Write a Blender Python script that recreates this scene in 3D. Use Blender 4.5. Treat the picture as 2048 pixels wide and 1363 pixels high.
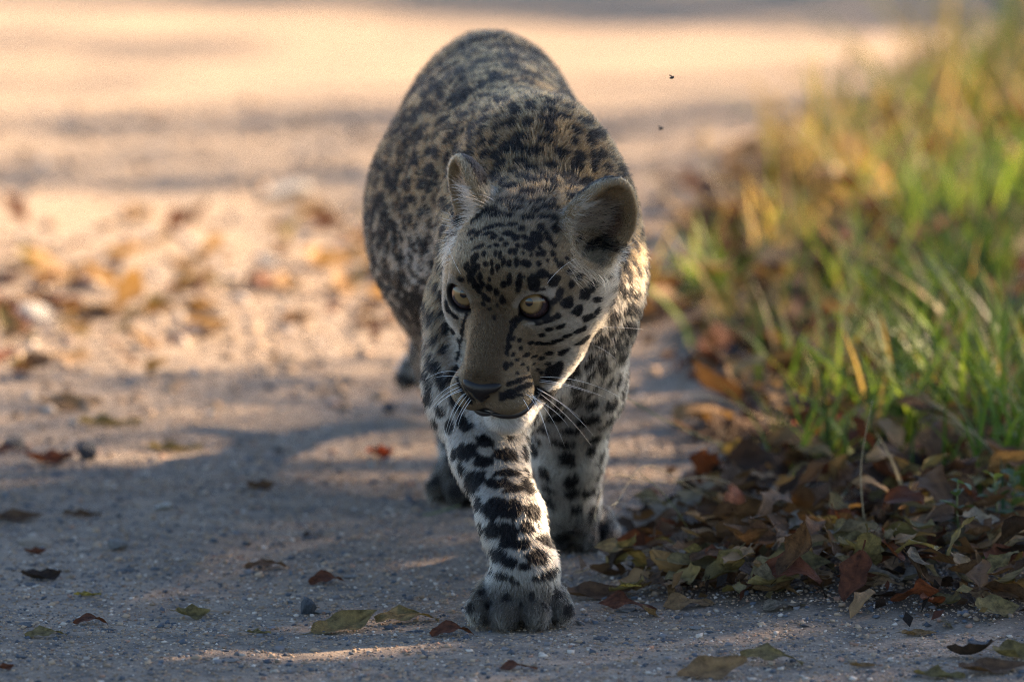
import bpy, bmesh, math, random
import numpy as np
from mathutils import Vector, Matrix, noise
from mathutils.bvhtree import BVHTree
from mathutils.kdtree import KDTree

for o in list(bpy.data.objects):
    bpy.data.objects.remove(o)
scene = bpy.context.scene
COL = scene.collection
RNG = np.random.default_rng(7)
random.seed(7)

# ---------------------------------------------------------------- camera
CAM = np.array([0.0, -9.2, 1.573])
PITCH = math.radians(8.545)          # looking down on the cub from a vehicle
LENS = 500.0
cam_d = bpy.data.cameras.new('camera')
cam_d.lens = LENS
cam_d.sensor_width = 36
cam_d.clip_start = 0.1
cam_d.clip_end = 400
cam_d.dof.use_dof = True
cam_d.dof.focus_distance = 9.335
cam_d.dof.aperture_fstop = 6.3
cam_d.dof.aperture_blades = 0
cam = bpy.data.objects.new('camera', cam_d)
cam.location = CAM
cam.rotation_euler = (math.pi / 2 - PITCH, 0, 0)
COL.objects.link(cam)
scene.camera = cam

# ---------------------------------------------------------------- sky, sun, exposure
SUN_EL = math.radians(27)
SUN_AZ = math.radians(58)            # clockwise from +Y (away from the camera) towards +X
SUN = np.array([math.sin(SUN_AZ) * math.cos(SUN_EL), math.cos(SUN_AZ) * math.cos(SUN_EL), math.sin(SUN_EL)])
world = bpy.data.worlds.new('World')
scene.world = world
world.use_nodes = True
wn = world.node_tree
bg = wn.nodes['Background']
sky = wn.nodes.new('ShaderNodeTexSky')
sky.sky_type = 'NISHITA'
sky.sun_disc = False
sky.sun_elevation = SUN_EL
sky.sun_rotation = SUN_AZ
sky.dust_density = 0.8
sky.air_density = 1.0
sky.ozone_density = 2.0
wn.links.new(sky.outputs[0], bg.inputs[0])
bg.inputs[1].default_value = 0.056
sun_d = bpy.data.lights.new('sun', 'SUN')
sun_d.energy = 5.0
sun_d.angle = math.radians(0.53)
sun_d.color = (1.0, 0.72, 0.45)
sun_o = bpy.data.objects.new('sun', sun_d)
sun_o.rotation_euler = Vector(SUN).to_track_quat('Z', 'Y').to_euler()
sun_o.location = (3, 3, 5)
COL.objects.link(sun_o)
vs = scene.view_settings
vs.view_transform = 'Standard'
vs.look = 'None'
vs.gamma = 1.0
vs.use_curve_mapping = False
vs.exposure = 2.42
scene.render.engine = 'CYCLES'
scene.cycles.use_denoising = True
scene.cycles.denoiser = 'OPENIMAGEDENOISE'
scene.cycles.denoising_input_passes = 'RGB_ALBEDO_NORMAL'
scene.cycles.denoising_prefilter = 'NONE'
scene.cycles.use_adaptive_sampling = False
scene.cycles.filter_width = 1.1
scene.cycles.max_bounces = 8
scene.cycles.transparent_max_bounces = 12
scene.cycles_curves.shape = 'RIBBONS'

# ---------------------------------------------------------------- helpers
FPX = LENS / 36 * 2048
CP, SP = math.cos(PITCH), math.sin(PITCH)


def ray(x, y):
    a, b = (x - 1024) / FPX, (681.5 - y) / FPX
    return np.array([a, CP + b * SP, -SP + b * CP])


def P(x, y, Y):
    """world point seen at photo pixel x, y at depth Y"""
    d = ray(x, y)
    return CAM + d * ((Y - CAM[1]) / d[1])


def G(x, y, z=0.0):
    """world point on the ground at photo pixel x, y"""
    d = ray(x, y)
    return CAM + d * ((z - CAM[2]) / d[2])


def norm(v):
    v = np.asarray(v, float)
    return v / np.linalg.norm(v)


def tag(o, label=None, cat=None, group=None, kind=None):
    if label: o['label'] = label
    if cat: o['category'] = cat
    if group: o['group'] = group
    if kind: o['kind'] = kind
    return o


def link(name, data, parent=None):
    o = bpy.data.objects.new(name, data)
    COL.objects.link(o)
    if parent is not None:
        o.parent = parent
    return o


def mesh_from(name, verts, faces, mat=None, smooth=True):
    me = bpy.data.meshes.new(name)
    me.from_pydata([tuple(v) for v in verts], [], [tuple(f) for f in faces])
    if mat is not None: me.materials.append(mat)
    if smooth and len(me.polygons):
        me.polygons.foreach_set('use_smooth', [True] * len(me.polygons))
    me.update()
    return me


def mesh_np(name, V, Q, mat=None, smooth=True):
    """fast mesh from arrays: V (n,3), Q (m,k) with k 3 or 4"""
    V = np.ascontiguousarray(V, dtype=np.float32)
    Q = np.ascontiguousarray(Q, dtype=np.int32)
    me = bpy.data.meshes.new(name)
    me.vertices.add(len(V))
    me.vertices.foreach_set('co', V.ravel())
    m, k = Q.shape
    me.loops.add(m * k)
    me.loops.foreach_set('vertex_index', Q.ravel())
    me.polygons.add(m)
    me.polygons.foreach_set('loop_start', np.arange(0, m * k, k, dtype=np.int32))
    if smooth:
        me.polygons.foreach_set('use_smooth', np.ones(m, dtype=bool))
    me.update(calc_edges=True)
    me.validate()
    if mat is not None: me.materials.append(mat)
    return me


class NT:
    """small node-tree helper"""
    def __init__(self, name):
        self.mat = bpy.data.materials.new(name)
        self.mat.use_nodes = True
        self.t = self.mat.node_tree
        self.bsdf = self.t.nodes['Principled BSDF']
        self.out = self.t.nodes['Material Output']

    def n(self, typ, **kw):
        nd = self.t.nodes.new('ShaderNode' + typ)
        for k, v in kw.items():
            if k.startswith('i_'):
                key = k[2:]
                key = int(key) if key.isdigit() else key.replace('_', ' ')
                nd.inputs[key].default_value = v
            else:
                setattr(nd, k, v)
        return nd

    def l(self, a, b):
        self.t.links.new(a, b)

    def set(self, **kw):
        for k, v in kw.items():
            self.bsdf.inputs[k.replace('_', ' ')].default_value = v

    def ramp(self, fac, stops, interp='LINEAR'):
        r = self.n('ValToRGB')
        r.color_ramp.interpolation = interp
        e = r.color_ramp.elements
        while len(e) < len(stops): e.new(0.5)
        for i, (p, c) in enumerate(stops):
            e[i].position = p
            e[i].color = (*c, 1) if len(c) == 3 else c
        self.l(fac, r.inputs[0])
        return r.outputs[0]


def attr_material(name, attr, rough=0.8, spec=0.2, **kw):
    m = NT(name)
    a = m.n('Attribute', attribute_name=attr)
    m.l(a.outputs['Color'], m.bsdf.inputs['Base Color'])
    m.set(Roughness=rough)
    m.bsdf.inputs['Specular IOR Level'].default_value = spec
    for k, v in kw.items(): m.bsdf.inputs[k.replace('_', ' ')].default_value = v
    return m.mat


def set_attr(data, name, arr, domain='POINT', typ='FLOAT_COLOR'):
    a = data.attributes.new(name, typ, domain)
    if typ == 'FLOAT_COLOR':
        arr = np.concatenate([arr, np.ones((len(arr), 1))], 1)
        a.data.foreach_set('color', np.ascontiguousarray(arr, dtype=np.float32).ravel())
    else:
        a.data.foreach_set('value', np.ascontiguousarray(arr, dtype=np.float32).ravel())
# ================================================================ the track: ground sheet, grit, stones
def ground_h(x, y):
    """height of the ground in metres (numpy)"""
    x, y = np.asarray(x, float), np.asarray(y, float)
    h = .0035 * np.sin(x * 9 + 1.3 * np.sin(y * 4)) * np.sin(y * 6.3 + 1) + .002 * np.sin(x * 23 + y * 17) * np.sin(y * 29 - x * 11)
    # the grassy verge on the right stands a little higher than the track
    edge = verge_edge(y)
    h = h + .02 * np.clip((x - edge - .03) / .5, 0, 1)**1.3 + .006 * np.clip((x - edge) / .04, 0, 1)
    near = np.exp(-((x / .12)**2 + ((y - .4) / .7)**2)**2)
    h = h * (1 - near) - .0005
    far = np.clip((np.abs(y) - 9) / 30, 0, 1)
    return h * (1 - far)


def verge_edge(y):
    """x of the border between bare track and leaf-littered verge"""
    y = np.asarray(y, float)
    return np.interp(y, [-.6, -.05, .10, .30, .60, .95, 1.4, 2.0, 2.6, 3.4, 5, 9], [.9, .36, .05, .065, .125, .125, .080, .12, .28, .45, .6, .9])


def axis_cells(lo, a, b, hi, fine, coarse_n):
    return np.concatenate([lo + (a - lo) * (1 - np.linspace(1, 0, coarse_n, endpoint=False)**2.2), np.arange(a, b, fine), b + (hi - b) * np.linspace(0, 1, coarse_n)**2.2])


gx = axis_cells(-60, -.9, 1.0, 60, .012, 30)
gy = axis_cells(-40, -.6, 3.8, 90, .016, 30)
XX, YY = np.meshgrid(gx, gy, indexing='ij')
ZZ = ground_h(XX, YY)
nx_, ny_ = XX.shape
GV = np.stack([XX, YY, ZZ], -1).reshape(-1, 3)
ii = np.arange(nx_ * ny_).reshape(nx_, ny_)
GQ = np.stack([ii[:-1, :-1], ii[1:, :-1], ii[1:, 1:], ii[:-1, 1:]], -1).reshape(-1, 4)
ms_ = NT('sandy_soil')
tc = ms_.n('TexCoord')
n1 = ms_.n('TexNoise', i_Scale=2.6, i_Detail=6.0, i_Roughness=.6); ms_.l(tc.outputs['Object'], n1.inputs[0])
n2 = ms_.n('TexNoise', i_Scale=420.0, i_Detail=4.0, i_Roughness=.75); ms_.l(tc.outputs['Object'], n2.inputs[0])
n3 = ms_.n('TexNoise', i_Scale=34.0, i_Detail=7.0, i_Roughness=.68); ms_.l(tc.outputs['Object'], n3.inputs[0])
v1 = ms_.n('TexVoronoi', i_Scale=330.0); ms_.l(tc.outputs['Object'], v1.inputs['Vector'])
c1 = ms_.ramp(n1.outputs[0], [(.30, (.205, .165, .132)), (.55, (.30, .245, .197)), (.75, (.365, .30, .245))])
c3 = ms_.ramp(n3.outputs[0], [(.36, (.36, .40, .48)), (.52, (.95, .95, .95)), (.68, (1.16, 1.10, 1.04))])
c2 = ms_.ramp(n2.outputs[0], [(.30, (.45, .45, .46)), (.50, (.95, .95, .95)), (.72, (1.5, 1.45, 1.4))])
m1 = ms_.n('Mix', data_type='RGBA', blend_type='MULTIPLY'); m1.inputs[0].default_value = .85
ms_.l(c1, m1.inputs[6]); ms_.l(c3, m1.inputs[7])
m2 = ms_.n('Mix', data_type='RGBA', blend_type='MULTIPLY'); m2.inputs[0].default_value = .8
ms_.l(m1.outputs[2], m2.inputs[6]); ms_.l(c2, m2.inputs[7])
fs = ms_.n('SeparateXYZ'); ms_.l(tc.outputs['Object'], fs.inputs[0])
ff = ms_.n('MapRange', i_1=.5, i_2=1.8, i_3=.8, i_4=.12); ms_.l(fs.outputs[1], ff.inputs[0]); ms_.l(ff.outputs[0], m2.inputs[0])     # the far sand is finer
vc = ms_.ramp(v1.outputs['Color'], [(.80, (0, 0, 0)), (.9, (1, 1, 1))])
vm = ms_.n('Mix', data_type='RGBA', blend_type='MIX')
vm.inputs[7].default_value = (.46, .38, .32, 1)
vf = ms_.n('Math', operation='MULTIPLY', i_1=.35); ms_.l(vc, vf.inputs[0]); ms_.l(vf.outputs[0], vm.inputs[0])
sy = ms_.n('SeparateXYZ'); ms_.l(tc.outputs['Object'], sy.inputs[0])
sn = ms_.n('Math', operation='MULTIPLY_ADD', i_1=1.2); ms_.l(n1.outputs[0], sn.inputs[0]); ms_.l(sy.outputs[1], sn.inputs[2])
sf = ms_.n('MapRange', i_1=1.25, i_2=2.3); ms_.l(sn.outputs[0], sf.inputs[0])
sm = ms_.n('Mix', data_type='RGBA', blend_type='MIX'); sm.inputs[7].default_value = (.34, .262, .19, 1)     # sunlit brightness painted in: ground colour made paler farther back
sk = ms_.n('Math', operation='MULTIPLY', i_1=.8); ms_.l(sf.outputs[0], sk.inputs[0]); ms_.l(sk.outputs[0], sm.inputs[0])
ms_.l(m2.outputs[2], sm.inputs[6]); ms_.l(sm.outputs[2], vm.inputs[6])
va = ms_.n('Attribute', attribute_name='humus')
vh = ms_.n('Mix', data_type='RGBA', blend_type='MIX'); vh.inputs[7].default_value = (.060, .043, .030, 1)
ms_.l(va.outputs['Fac'], vh.inputs[0]); ms_.l(vm.outputs[2], vh.inputs[6])
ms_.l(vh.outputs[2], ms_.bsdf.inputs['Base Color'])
b1 = ms_.n('Bump', i_Strength=.55, i_Distance=.004); ms_.l(n2.outputs[0], b1.inputs['Height'])
b2 = ms_.n('Bump', i_Strength=.5, i_Distance=.012); ms_.l(n3.outputs[0], b2.inputs['Height']); ms_.l(b1.outputs[0], b2.inputs['Normal'])
ms_.l(b2.outputs[0], ms_.bsdf.inputs['Normal'])
ms_.set(Roughness=.92)
ms_.bsdf.inputs['Specular IOR Level'].default_value = .2
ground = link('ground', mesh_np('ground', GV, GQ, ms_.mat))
hum = np.clip((GV[:, 0] - verge_edge(GV[:, 1]) - .01) / .06, 0, 1) * np.clip((6 - GV[:, 0]) / 4, 0, 1) * np.clip((4.6 - GV[:, 1]) / 1.5, 0, 1) * (GV[:, 1] > -.4) * .85
set_attr(ground.data, 'humus', hum, 'POINT', 'FLOAT')
tag(ground, kind='structure')

# ---- loose grit, far too many to count
OCT = np.array([(1, 0, 0), (-1, 0, 0), (0, 1, 0), (0, -1, 0), (0, 0, 1), (0, 0, -1)], float)
OCF = np.array([(0, 2, 4), (2, 1, 4), (1, 3, 4), (3, 0, 4), (2, 0, 5), (1, 2, 5), (3, 1, 5), (0, 3, 5)])


def grit(n, xr, yr, smin_, smax_, power, cols, probs, flat=(.45, .8)):
    u = RNG.random(n)
    sz = smin_ + (smax_ - smin_) * u**power
    x = RNG.uniform(*xr, n); y = RNG.uniform(*yr, n)
    q = RNG.normal(size=(n, 3, 3)); q, _ = np.linalg.qr(q)
    sc = sz[:, None] * RNG.uniform(.6, 1.1, (n, 3))
    V = OCT[None] * RNG.uniform(.7, 1.25, (n, 6, 1))
    V = np.einsum('nij,nkj->nki', q, V * sc[:, None, :])
    fl = RNG.uniform(*flat, n)
    V[:, :, 2] *= fl[:, None]
    V[:, :, 0] += x[:, None]; V[:, :, 1] += y[:, None]
    V[:, :, 2] += (ground_h(x, y) + sz * fl * .28)[:, None]
    Fc = OCF[None] + (np.arange(n) * 6)[:, None, None]
    ci = RNG.choice(len(cols), n, p=probs)
    c = np.array(cols)[ci] * RNG.uniform(.7, 1.3, (n, 1))
    return V.reshape(-1, 3), Fc.reshape(-1, 3), np.repeat(c, 6, 0)


GC = [(.36, .26, .18), (.28, .20, .14), (.48, .41, .35), (.16, .15, .155), (.085, .095, .115), (.34, .20, .14)]
GPB = [.36, .27, .15, .10, .07, .05]
parts_ = [grit(52000, (-.36, .42), (-.24, .62), .0005, .0020, 2.5, GC, GPB),
          grit(15000, (-.42, .45), (.55, 1.6), .0010, .0030, 2.2, GC, GPB),
          grit(4200, (-.36, .42), (-.24, .8), .0016, .0042, 2.2, GC, [.2, .15, .15, .2, .25, .05]),
          grit(2200, (-.5, .5), (.9, 2.6), .003, .009, 2.0, GC, [.35, .25, .2, .1, .05, .05])]
off, VV, FF, CC = 0, [], [], []
for V, Fc, c in parts_:
    VV.append(V); FF.append(Fc + off); CC.append(c); off += len(V)
grit_me = mesh_np('gravel', np.concatenate(VV), np.concatenate(FF), attr_material('grit', 'tint', .85, .25), smooth=False)
set_attr(grit_me, 'tint', np.concatenate(CC))
gv = link('gravel', grit_me)
tag(gv, 'loose sand grains and small grit scattered over the track', kind='stuff')

# ---- stones one can pick out
def rock_mesh(name, mat, seed, flat=.6, sub=2, rough=.28):
    g = random.Random(seed)
    bm = bmesh.new()
    bmesh.ops.create_icosphere(bm, subdivisions=sub, radius=1.0)
    planes = [(norm([g.gauss(0, 1) for _ in range(3)]), g.uniform(.32, .72)) for _ in range(7)]
    for v in bm.verts:
        p = np.array(v.co)
        for n, d in planes:
            e = p @ n - d
            if e > 0: p = p - n * e
        p = p * (1 + rough * .3 * noise.noise(Vector(p * 2.3 + seed)))
        v.co = (p[0], p[1] * .85, p[2] * flat)
    me = bpy.data.meshes.new(name); bm.to_mesh(me); bm.free()
    me.materials.append(mat)
    return me


def rock_mat(name, c1, c2):
    m = NT(name)
    t = m.n('TexCoord'); n = m.n('TexNoise', i_Scale=3.5, i_Detail=8.0, i_Roughness=.7); m.l(t.outputs['Object'], n.inputs[0])
    m.l(m.ramp(n.outputs[0], [(.35, c1), (.65, c2)]), m.bsdf.inputs['Base Color'])
    b = m.n('Bump', i_Strength=.6, i_Distance=.2); m.l(n.outputs[0], b.inputs['Height']); m.l(b.outputs[0], m.bsdf.inputs['Normal'])
    m.set(Roughness=.8)
    return m.mat


RM = {'slate': rock_mat('slate_stone', (.035, .042, .055), (.085, .095, .115)), 'grey': rock_mat('grey_stone', (.13, .125, .125), (.25, .235, .22)),
      'pale': rock_mat('pale_stone', (.42, .39, .36), (.62, .58, .53)), 'buff': rock_mat('buff_stone', (.26, .20, .15), (.42, .33, .25)),
      'pink': rock_mat('pink_stone', (.36, .25, .21), (.50, .36, .30))}
ROCKS = {k: [rock_mesh('stone', m, 10 * i + j, fl) for j, fl in enumerate((.55, .7, .9))] for i, (k, m) in enumerate(RM.items())}


def stone(px, py, w_px, kind, label, var=0, hgt=1.0, group=None):
    """w_px = width in photo pixels"""
    c = G(px, py)
    r = w_px / 2 / (FPX / np.linalg.norm(c - CAM))
    c[2] = float(ground_h(c[0], c[1]))
    o = link('stone', ROCKS[kind][var])
    o.scale = (r, r, r * hgt)
    o.rotation_euler = (0, 0, random.uniform(0, 6.28))
    o.location = (c[0], c[1] + r * .4, c[2] + r * hgt * (.55, .7, .9)[var] * .45)
    return tag(o, label, 'stone', group)


stone(615, 1222, 56, 'slate', 'sharp blue-grey stone beside the big olive leaf left of the forepaw', 2, .95)
stone(172, 932, 68, 'slate', 'large angular slate-blue stone next to a dark red curled leaf', 2, .95)
stone(28, 895, 62, 'slate', 'blue-grey stone lying on an orange leaf at the track side', 1, .9)
stone(780, 825, 42, 'slate', 'dark round stone in front of the hind legs on bare sand', 2, .9)
stone(228, 1100, 72, 'grey', 'flat grey stone with a bluish face on the shaded sand', 0, .8)
stone(75, 1085, 90, 'buff', 'wide flat buff stone half sunk in the sand', 0, .6)
stone(325, 1022, 40, 'pale', 'pale rounded pebble on the sand between two lit streaks', 1, .9)
stone(148, 845, 30, 'pale', 'small bright white pebble below a brown leaf', 1, 1.0)
stone(672, 800, 46, 'pale', 'pair-sized pale pebble on the sand well left of the forepaw', 0, .9)
stone(1430, 1128, 44, 'pale', 'bluish white pebble lying among the dead leaves', 0, .9)
stone(1322, 1245, 20, 'pink', 'small pink pebble at the edge of the leaf litter', 1, 1.0)
stone(556, 905, 24, 'slate', 'small slate pebble on a sunlit streak of sand', 1, .9)
stone(712, 1335, 26, 'pink', 'little reddish pebble on the sand in front of the cub', 1, .9)
stone(545, 545, 70, 'pale', 'pale blurred stone among sunlit leaves behind the cub', 0, .9)
stone(570, 400, 120, 'pale', 'big pale boulder in the sun on the far sand', 1, .75)
stone(650, 425, 95, 'buff', 'buff boulder standing beside the big pale one', 1, .8)
stone(55, 640, 110, 'pale', 'broad white stone in the sun at the litter edge', 0, .9)
stone(440, 640, 60, 'buff', 'sunlit buff stone among pebbles behind the cub', 1, .8)
flat_spots = [(560, 1080), (250, 1138), (70, 1165), (115, 1195), (600, 1045), (455, 1140), (700, 1155), (560, 925), (340, 1115), (475, 985), (350, 980),
              (120, 960), (300, 960), (780, 1225), (830, 1260), (645, 1220), (55, 1250), (215, 1252), (400, 1315), (740, 1110), (620, 1075), (455, 1320),
              (1200, 1275), (1340, 1282), (1260, 1225), (1440, 1310), (1690, 1225), (1395, 1260), (1960, 1288), (850, 1310), (330, 1300), (20, 1130), (180, 1145), (400, 1180)]
for k, (x, y) in enumerate(flat_spots):
    stone(x, y, random.uniform(24, 62), 'slate' if k % 3 else 'grey', 'flat slate chip pressed into the sandy track', 0, .22, 'flat stone chips set in the sand')
for k in range(46):
    x, y = random.uniform(0, 820), random.uniform(470, 760)
    stone(x, y, random.uniform(16, 44), random.choice(['pale', 'buff', 'buff', 'grey', 'pink']), 'small pebble on the sunlit litter strip beyond the cub', random.randint(0, 2), .8, 'pebbles on the sunlit strip')
# ================================================================ thorn trees beside the track: they throw the broken shade over it
def lit_px(x, y):
    """how much of the ground at photo pixel x, y the sun reaches (0..1)"""
    if y < 225:
        top = 4 if x < 520 else min(66, 4 + (x - 520) * .07)
        if y < top: return 0.0
        return .62 if (75 < y < 120 and x < 520) or (150 < y < 185 and x < 330) else 1.0
    if x > 1240:
        if y < 360: return .9 if x > 1480 else .35
        if y < 780: return .34 if x < 1480 else .70
        if y < 990: return .55 if (790 < y < 870 or 905 < y < 975) else (.18 if x < 1500 else .35)
        if y < 1120: return .20
        return .09
    if y < 258: return .10
    if y < 335: return .62
    if y < 372: return .15
    if y < 480: return .97 if x < 520 else .5
    if y < 752 - .03 * x: return .93
    if y < 800: return .30 if x > 250 else .7
    for a, b, x0, x1, v in ((815, 845, 250, 700, .7), (862, 886, 0, 330, .5), (862, 888, 900, 1300, .6), (908, 930, 60, 560, .75), (944, 958, 40, 480, .6), (920, 940, 560, 850, .35), (965, 985, 0, 130, .7), (996, 1012, 180, 820, .5), (1040, 1062, 230, 600, .3)):
        if a <= y <= b and x0 <= x <= x1: return v
    if y < 1010: return .10
    if 1296 < y < 1332 and x < 260: return .45
    return .01


def lit_world(x, y):
    if -.135 < x < -.045 and -.09 < y < -.015: return .85       # gaps that let a little sun onto the foreleg and the neck
    if -.32 < x < -.20 and -.12 < y < .0: return .5
    d = np.array([x, y, 0]) - CAM
    dep = d[1] * CP - d[2] * SP
    px, py = 1024 + FPX * d[0] / dep, 681.5 - FPX * (d[1] * SP + d[2] * CP) / dep
    if py > 1363 or (px < -60 and py > 880): return .01       # nearer than the picture, and the ground the cub's own shadow falls on
    if py > -2: return lit_px(min(2048, max(0, px)), py)
    return .0 if x > -.30 else .6


mb = NT('bark'); tcb = mb.n('TexCoord')
nb_ = mb.n('TexNoise', i_Scale=14.0, i_Detail=8.0); mb.l(tcb.outputs['Object'], nb_.inputs[0])
mb.l(mb.ramp(nb_.outputs[0], [(.3, (.05, .038, .028)), (.7, (.15, .12, .09))]), mb.bsdf.inputs['Base Color'])
mb.set(Roughness=.9)


def leaf_material(name, attr='tint', trans=.35, rough=.55, grain=0.0):
    m = NT(name)
    a = m.n('Attribute', attribute_name=attr)
    acol = a.outputs['Color']
    if grain:
        t = m.n('TexCoord')
        oi = m.n('ObjectInfo')
        sh = m.n('VectorMath', operation='ADD'); m.l(t.outputs['Object'], sh.inputs[0])
        rv = m.n('CombineXYZ'); rm = m.n('Math', operation='MULTIPLY', i_1=40.0); m.l(oi.outputs['Random'], rm.inputs[0]); m.l(rm.outputs[0], rv.inputs[0]); m.l(rv.outputs[0], sh.inputs[1])
        n1 = m.n('TexNoise', i_Scale=grain, i_Detail=9.0, i_Roughness=.72); m.l(sh.outputs[0], n1.inputs[0])
        n2 = m.n('TexVoronoi', i_Scale=grain * 1.6, feature='DISTANCE_TO_EDGE'); m.l(sh.outputs[0], n2.inputs['Vector'])
        c1 = m.ramp(n1.outputs[0], [(.30, (.30, .27, .25)), (.48, (.92, .90, .88)), (.70, (1.45, 1.40, 1.30))])
        vr = m.ramp(n2.outputs['Distance'], [(.0, (1.18, 1.15, 1.1)), (.06, (.97, .97, .97))])
        k1 = m.n('Mix', data_type='RGBA', blend_type='MULTIPLY'); k1.inputs[0].default_value = 1
        k2 = m.n('Mix', data_type='RGBA', blend_type='MULTIPLY'); k2.inputs[0].default_value = 1
        m.l(acol, k1.inputs[6]); m.l(c1, k1.inputs[7]); m.l(k1.outputs[2], k2.inputs[6]); m.l(vr, k2.inputs[7])
        acol = k2.outputs[2]
        bp = m.n('Bump', i_Strength=.7, i_Distance=.05); m.l(n1.outputs[0], bp.inputs['Height']); m.l(bp.outputs[0], m.bsdf.inputs['Normal'])
    m.l(acol, m.bsdf.inputs['Base Color'])
    m.set(Roughness=rough)
    m.bsdf.inputs['Specular IOR Level'].default_value = .3
    tr = m.n('BsdfTranslucent')
    mu = m.n('Mix', data_type='RGBA', blend_type='MULTIPLY'); mu.inputs[0].default_value = 1
    mu.inputs[7].default_value = (1.45, 1.35, .75, 1)
    m.l(acol, mu.inputs[6]); m.l(mu.outputs[2], tr.inputs[0])
    mx = m.n('MixShader'); mx.inputs[0].default_value = trans
    m.l(m.bsdf.outputs[0], mx.inputs[1]); m.l(tr.outputs[0], mx.inputs[2]); m.l(mx.outputs[0], m.out.inputs['Surface'])
    return m.mat


FOL = leaf_material('tree_foliage')


def limb_mesh(segs):
    V, Fc = [], []
    for a, b, ra, rb in segs:
        a, b = np.asarray(a, float), np.asarray(b, float)
        t = norm(b - a); u = norm(np.cross(t, [.37, .61, .2])); w = np.cross(t, u); o = len(V)
        for p, r in ((a, ra), (b, rb)):
            for j in range(7):
                th = 6.2832 * j / 7
                V.append(p + (u * math.cos(th) + w * math.sin(th)) * r)
        for j in range(7): Fc.append((o + j, o + (j + 1) % 7, o + 7 + (j + 1) % 7, o + 7 + j))
    return mesh_from('limbs', V, Fc, mb.mat)


def thorn_tree(ylo, yhi, t0, xr, label, seed, leaf=.055, cover=2.6):
    g = np.random.default_rng(seed)
    area = (xr[1] - xr[0]) * (yhi - ylo)
    n = int(area * cover / (leaf * leaf * .55))
    gx_, gy_ = g.uniform(*xr, n), g.uniform(ylo, yhi, n)
    dens = np.array([1 - lit_world(a, b) for a, b in zip(gx_, gy_)])
    dens = np.clip(dens * 1.15, 0, 1)**1.5
    keep = g.random(n) < dens
    # a leaf's own width must not spill far into the sunlit gaps
    base = np.stack([gx_, gy_, np.zeros(n)], 1)[keep]
    m = len(base)
    P0 = base + SUN * (t0 + g.normal(0, .28, (m, 1)).clip(-.6, .6))
    q, _ = np.linalg.qr(g.normal(size=(m, 3, 3)))
    s = leaf * g.uniform(.6, 1.15, m)[:, None]
    a, b, c = q[:, :, 0] * s, q[:, :, 1] * s * .5, q[:, :, 2] * s * .12
    V = np.stack([P0 - a * .5, P0 - b * .5 + c, P0 + a * .5, P0 + b * .5 + c], 1).reshape(-1, 3)
    i = np.arange(m)[:, None] * 4
    Q = np.concatenate([i + [0, 1, 2], i + [0, 2, 3]]).reshape(-1, 3)
    me = mesh_np('crown', V, Q, FOL, smooth=False)
    col = np.array([.060, .085, .030]) * g.uniform(.6, 1.5, (m, 1)) * np.array([1, 1, 1])
    set_attr(me, 'tint', np.repeat(col, 4, 0))
    cen = P0.mean(0)
    gz = float(ground_h(cen[0], cen[1]))
    root = link('thorn_tree', None)
    root.location = (cen[0], cen[1], gz)
    tag(root, label, 'tree')
    base_p = np.array([cen[0], cen[1], gz - .03])
    fork = base_p + np.array([.05, .03, .45 * (cen[2] - gz)])
    tr = link('trunk', limb_mesh([(base_p, base_p * .5 + fork * .5 + [.03, 0, 0], .085, .070), (base_p * .5 + fork * .5 + [.03, 0, 0], fork, .070, .055)]), root)
    segs = []
    for k in g.choice(m, 12, replace=False):
        e = P0[k]; mid = fork * .45 + e * .55 + np.array([0, 0, -.10])
        segs += [(fork, mid, .035, .018), (mid, e, .018, .006)]
        for _ in range(3):
            j = g.integers(m)
            if np.linalg.norm(P0[j] - mid) < 1.1: segs.append((mid, P0[j], .010, .003))
    br = link('branches', limb_mesh(segs), root)
    cr = link('crown', me, root)
    for o in (tr, br, cr):
        o.matrix_parent_inverse = Matrix.Translation(root.location).inverted()
    return root


thorn_tree(-1.3, .62, 4.4, (-1.35, 1.0), 'low thorn tree beside the verge, shading the cub and the near sand', 31, .055, 8.5)
thorn_tree(.62, 1.25, 4.9, (-.60, .80), 'sparse thorn tree behind the verge, casting thin streaks of shade', 32, .045)
thorn_tree(1.25, 2.95, 5.2, (-.62, .85), 'open-crowned thorn tree farther along the verge, with wide gaps', 33, .05)
thorn_tree(2.95, 4.8, 5.6, (-.75, 1.5), 'dense thorn tree far along the verge, shading the track behind', 34, .05, 5.0)
# ================================================================ leopard cub: body surface from a distance field
def axis_pts(segs):
    out = []
    for a, b, h in segs:
        n = max(1, int(round((b - a) / h)))
        out.append(np.linspace(a, b, n, endpoint=False))
    out.append([segs[-1][1]])
    return np.concatenate(out).astype(np.float32)


GX = axis_pts([(-.135, -.075, .004), (-.075, .10, .0017), (.10, .13, .004)])
GY = axis_pts([(-.085, .10, .0017), (.10, .20, .0026), (.20, 1.06, .0055)])
GZ = axis_pts([(-.012, .05, .0024), (.05, .12, .0028), (.12, .305, .0017), (.305, .36, .004)])
FIELD = np.full((len(GX), len(GY), len(GZ)), 0.03, np.float32)


def sub(lo, hi):
    i = [np.searchsorted(g, a) for g, a in zip((GX, GY, GZ), lo)]
    j = [np.searchsorted(g, a) for g, a in zip((GX, GY, GZ), hi)]
    sl = tuple(slice(max(0, a - 1), b + 1) for a, b in zip(i, j))
    return sl, GX[sl[0]][:, None, None], GY[sl[1]][None, :, None], GZ[sl[2]][None, None, :]


def smin(a, b, k):
    h = np.maximum(k - np.abs(a - b), 0) / k
    return np.minimum(a, b) - h * h * k * 0.25


def put(sl, d, k, op):
    if op == 'add':
        FIELD[sl] = smin(FIELD[sl], d, k)
    else:
        FIELD[sl] = -smin(-FIELD[sl], d, k)


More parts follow.
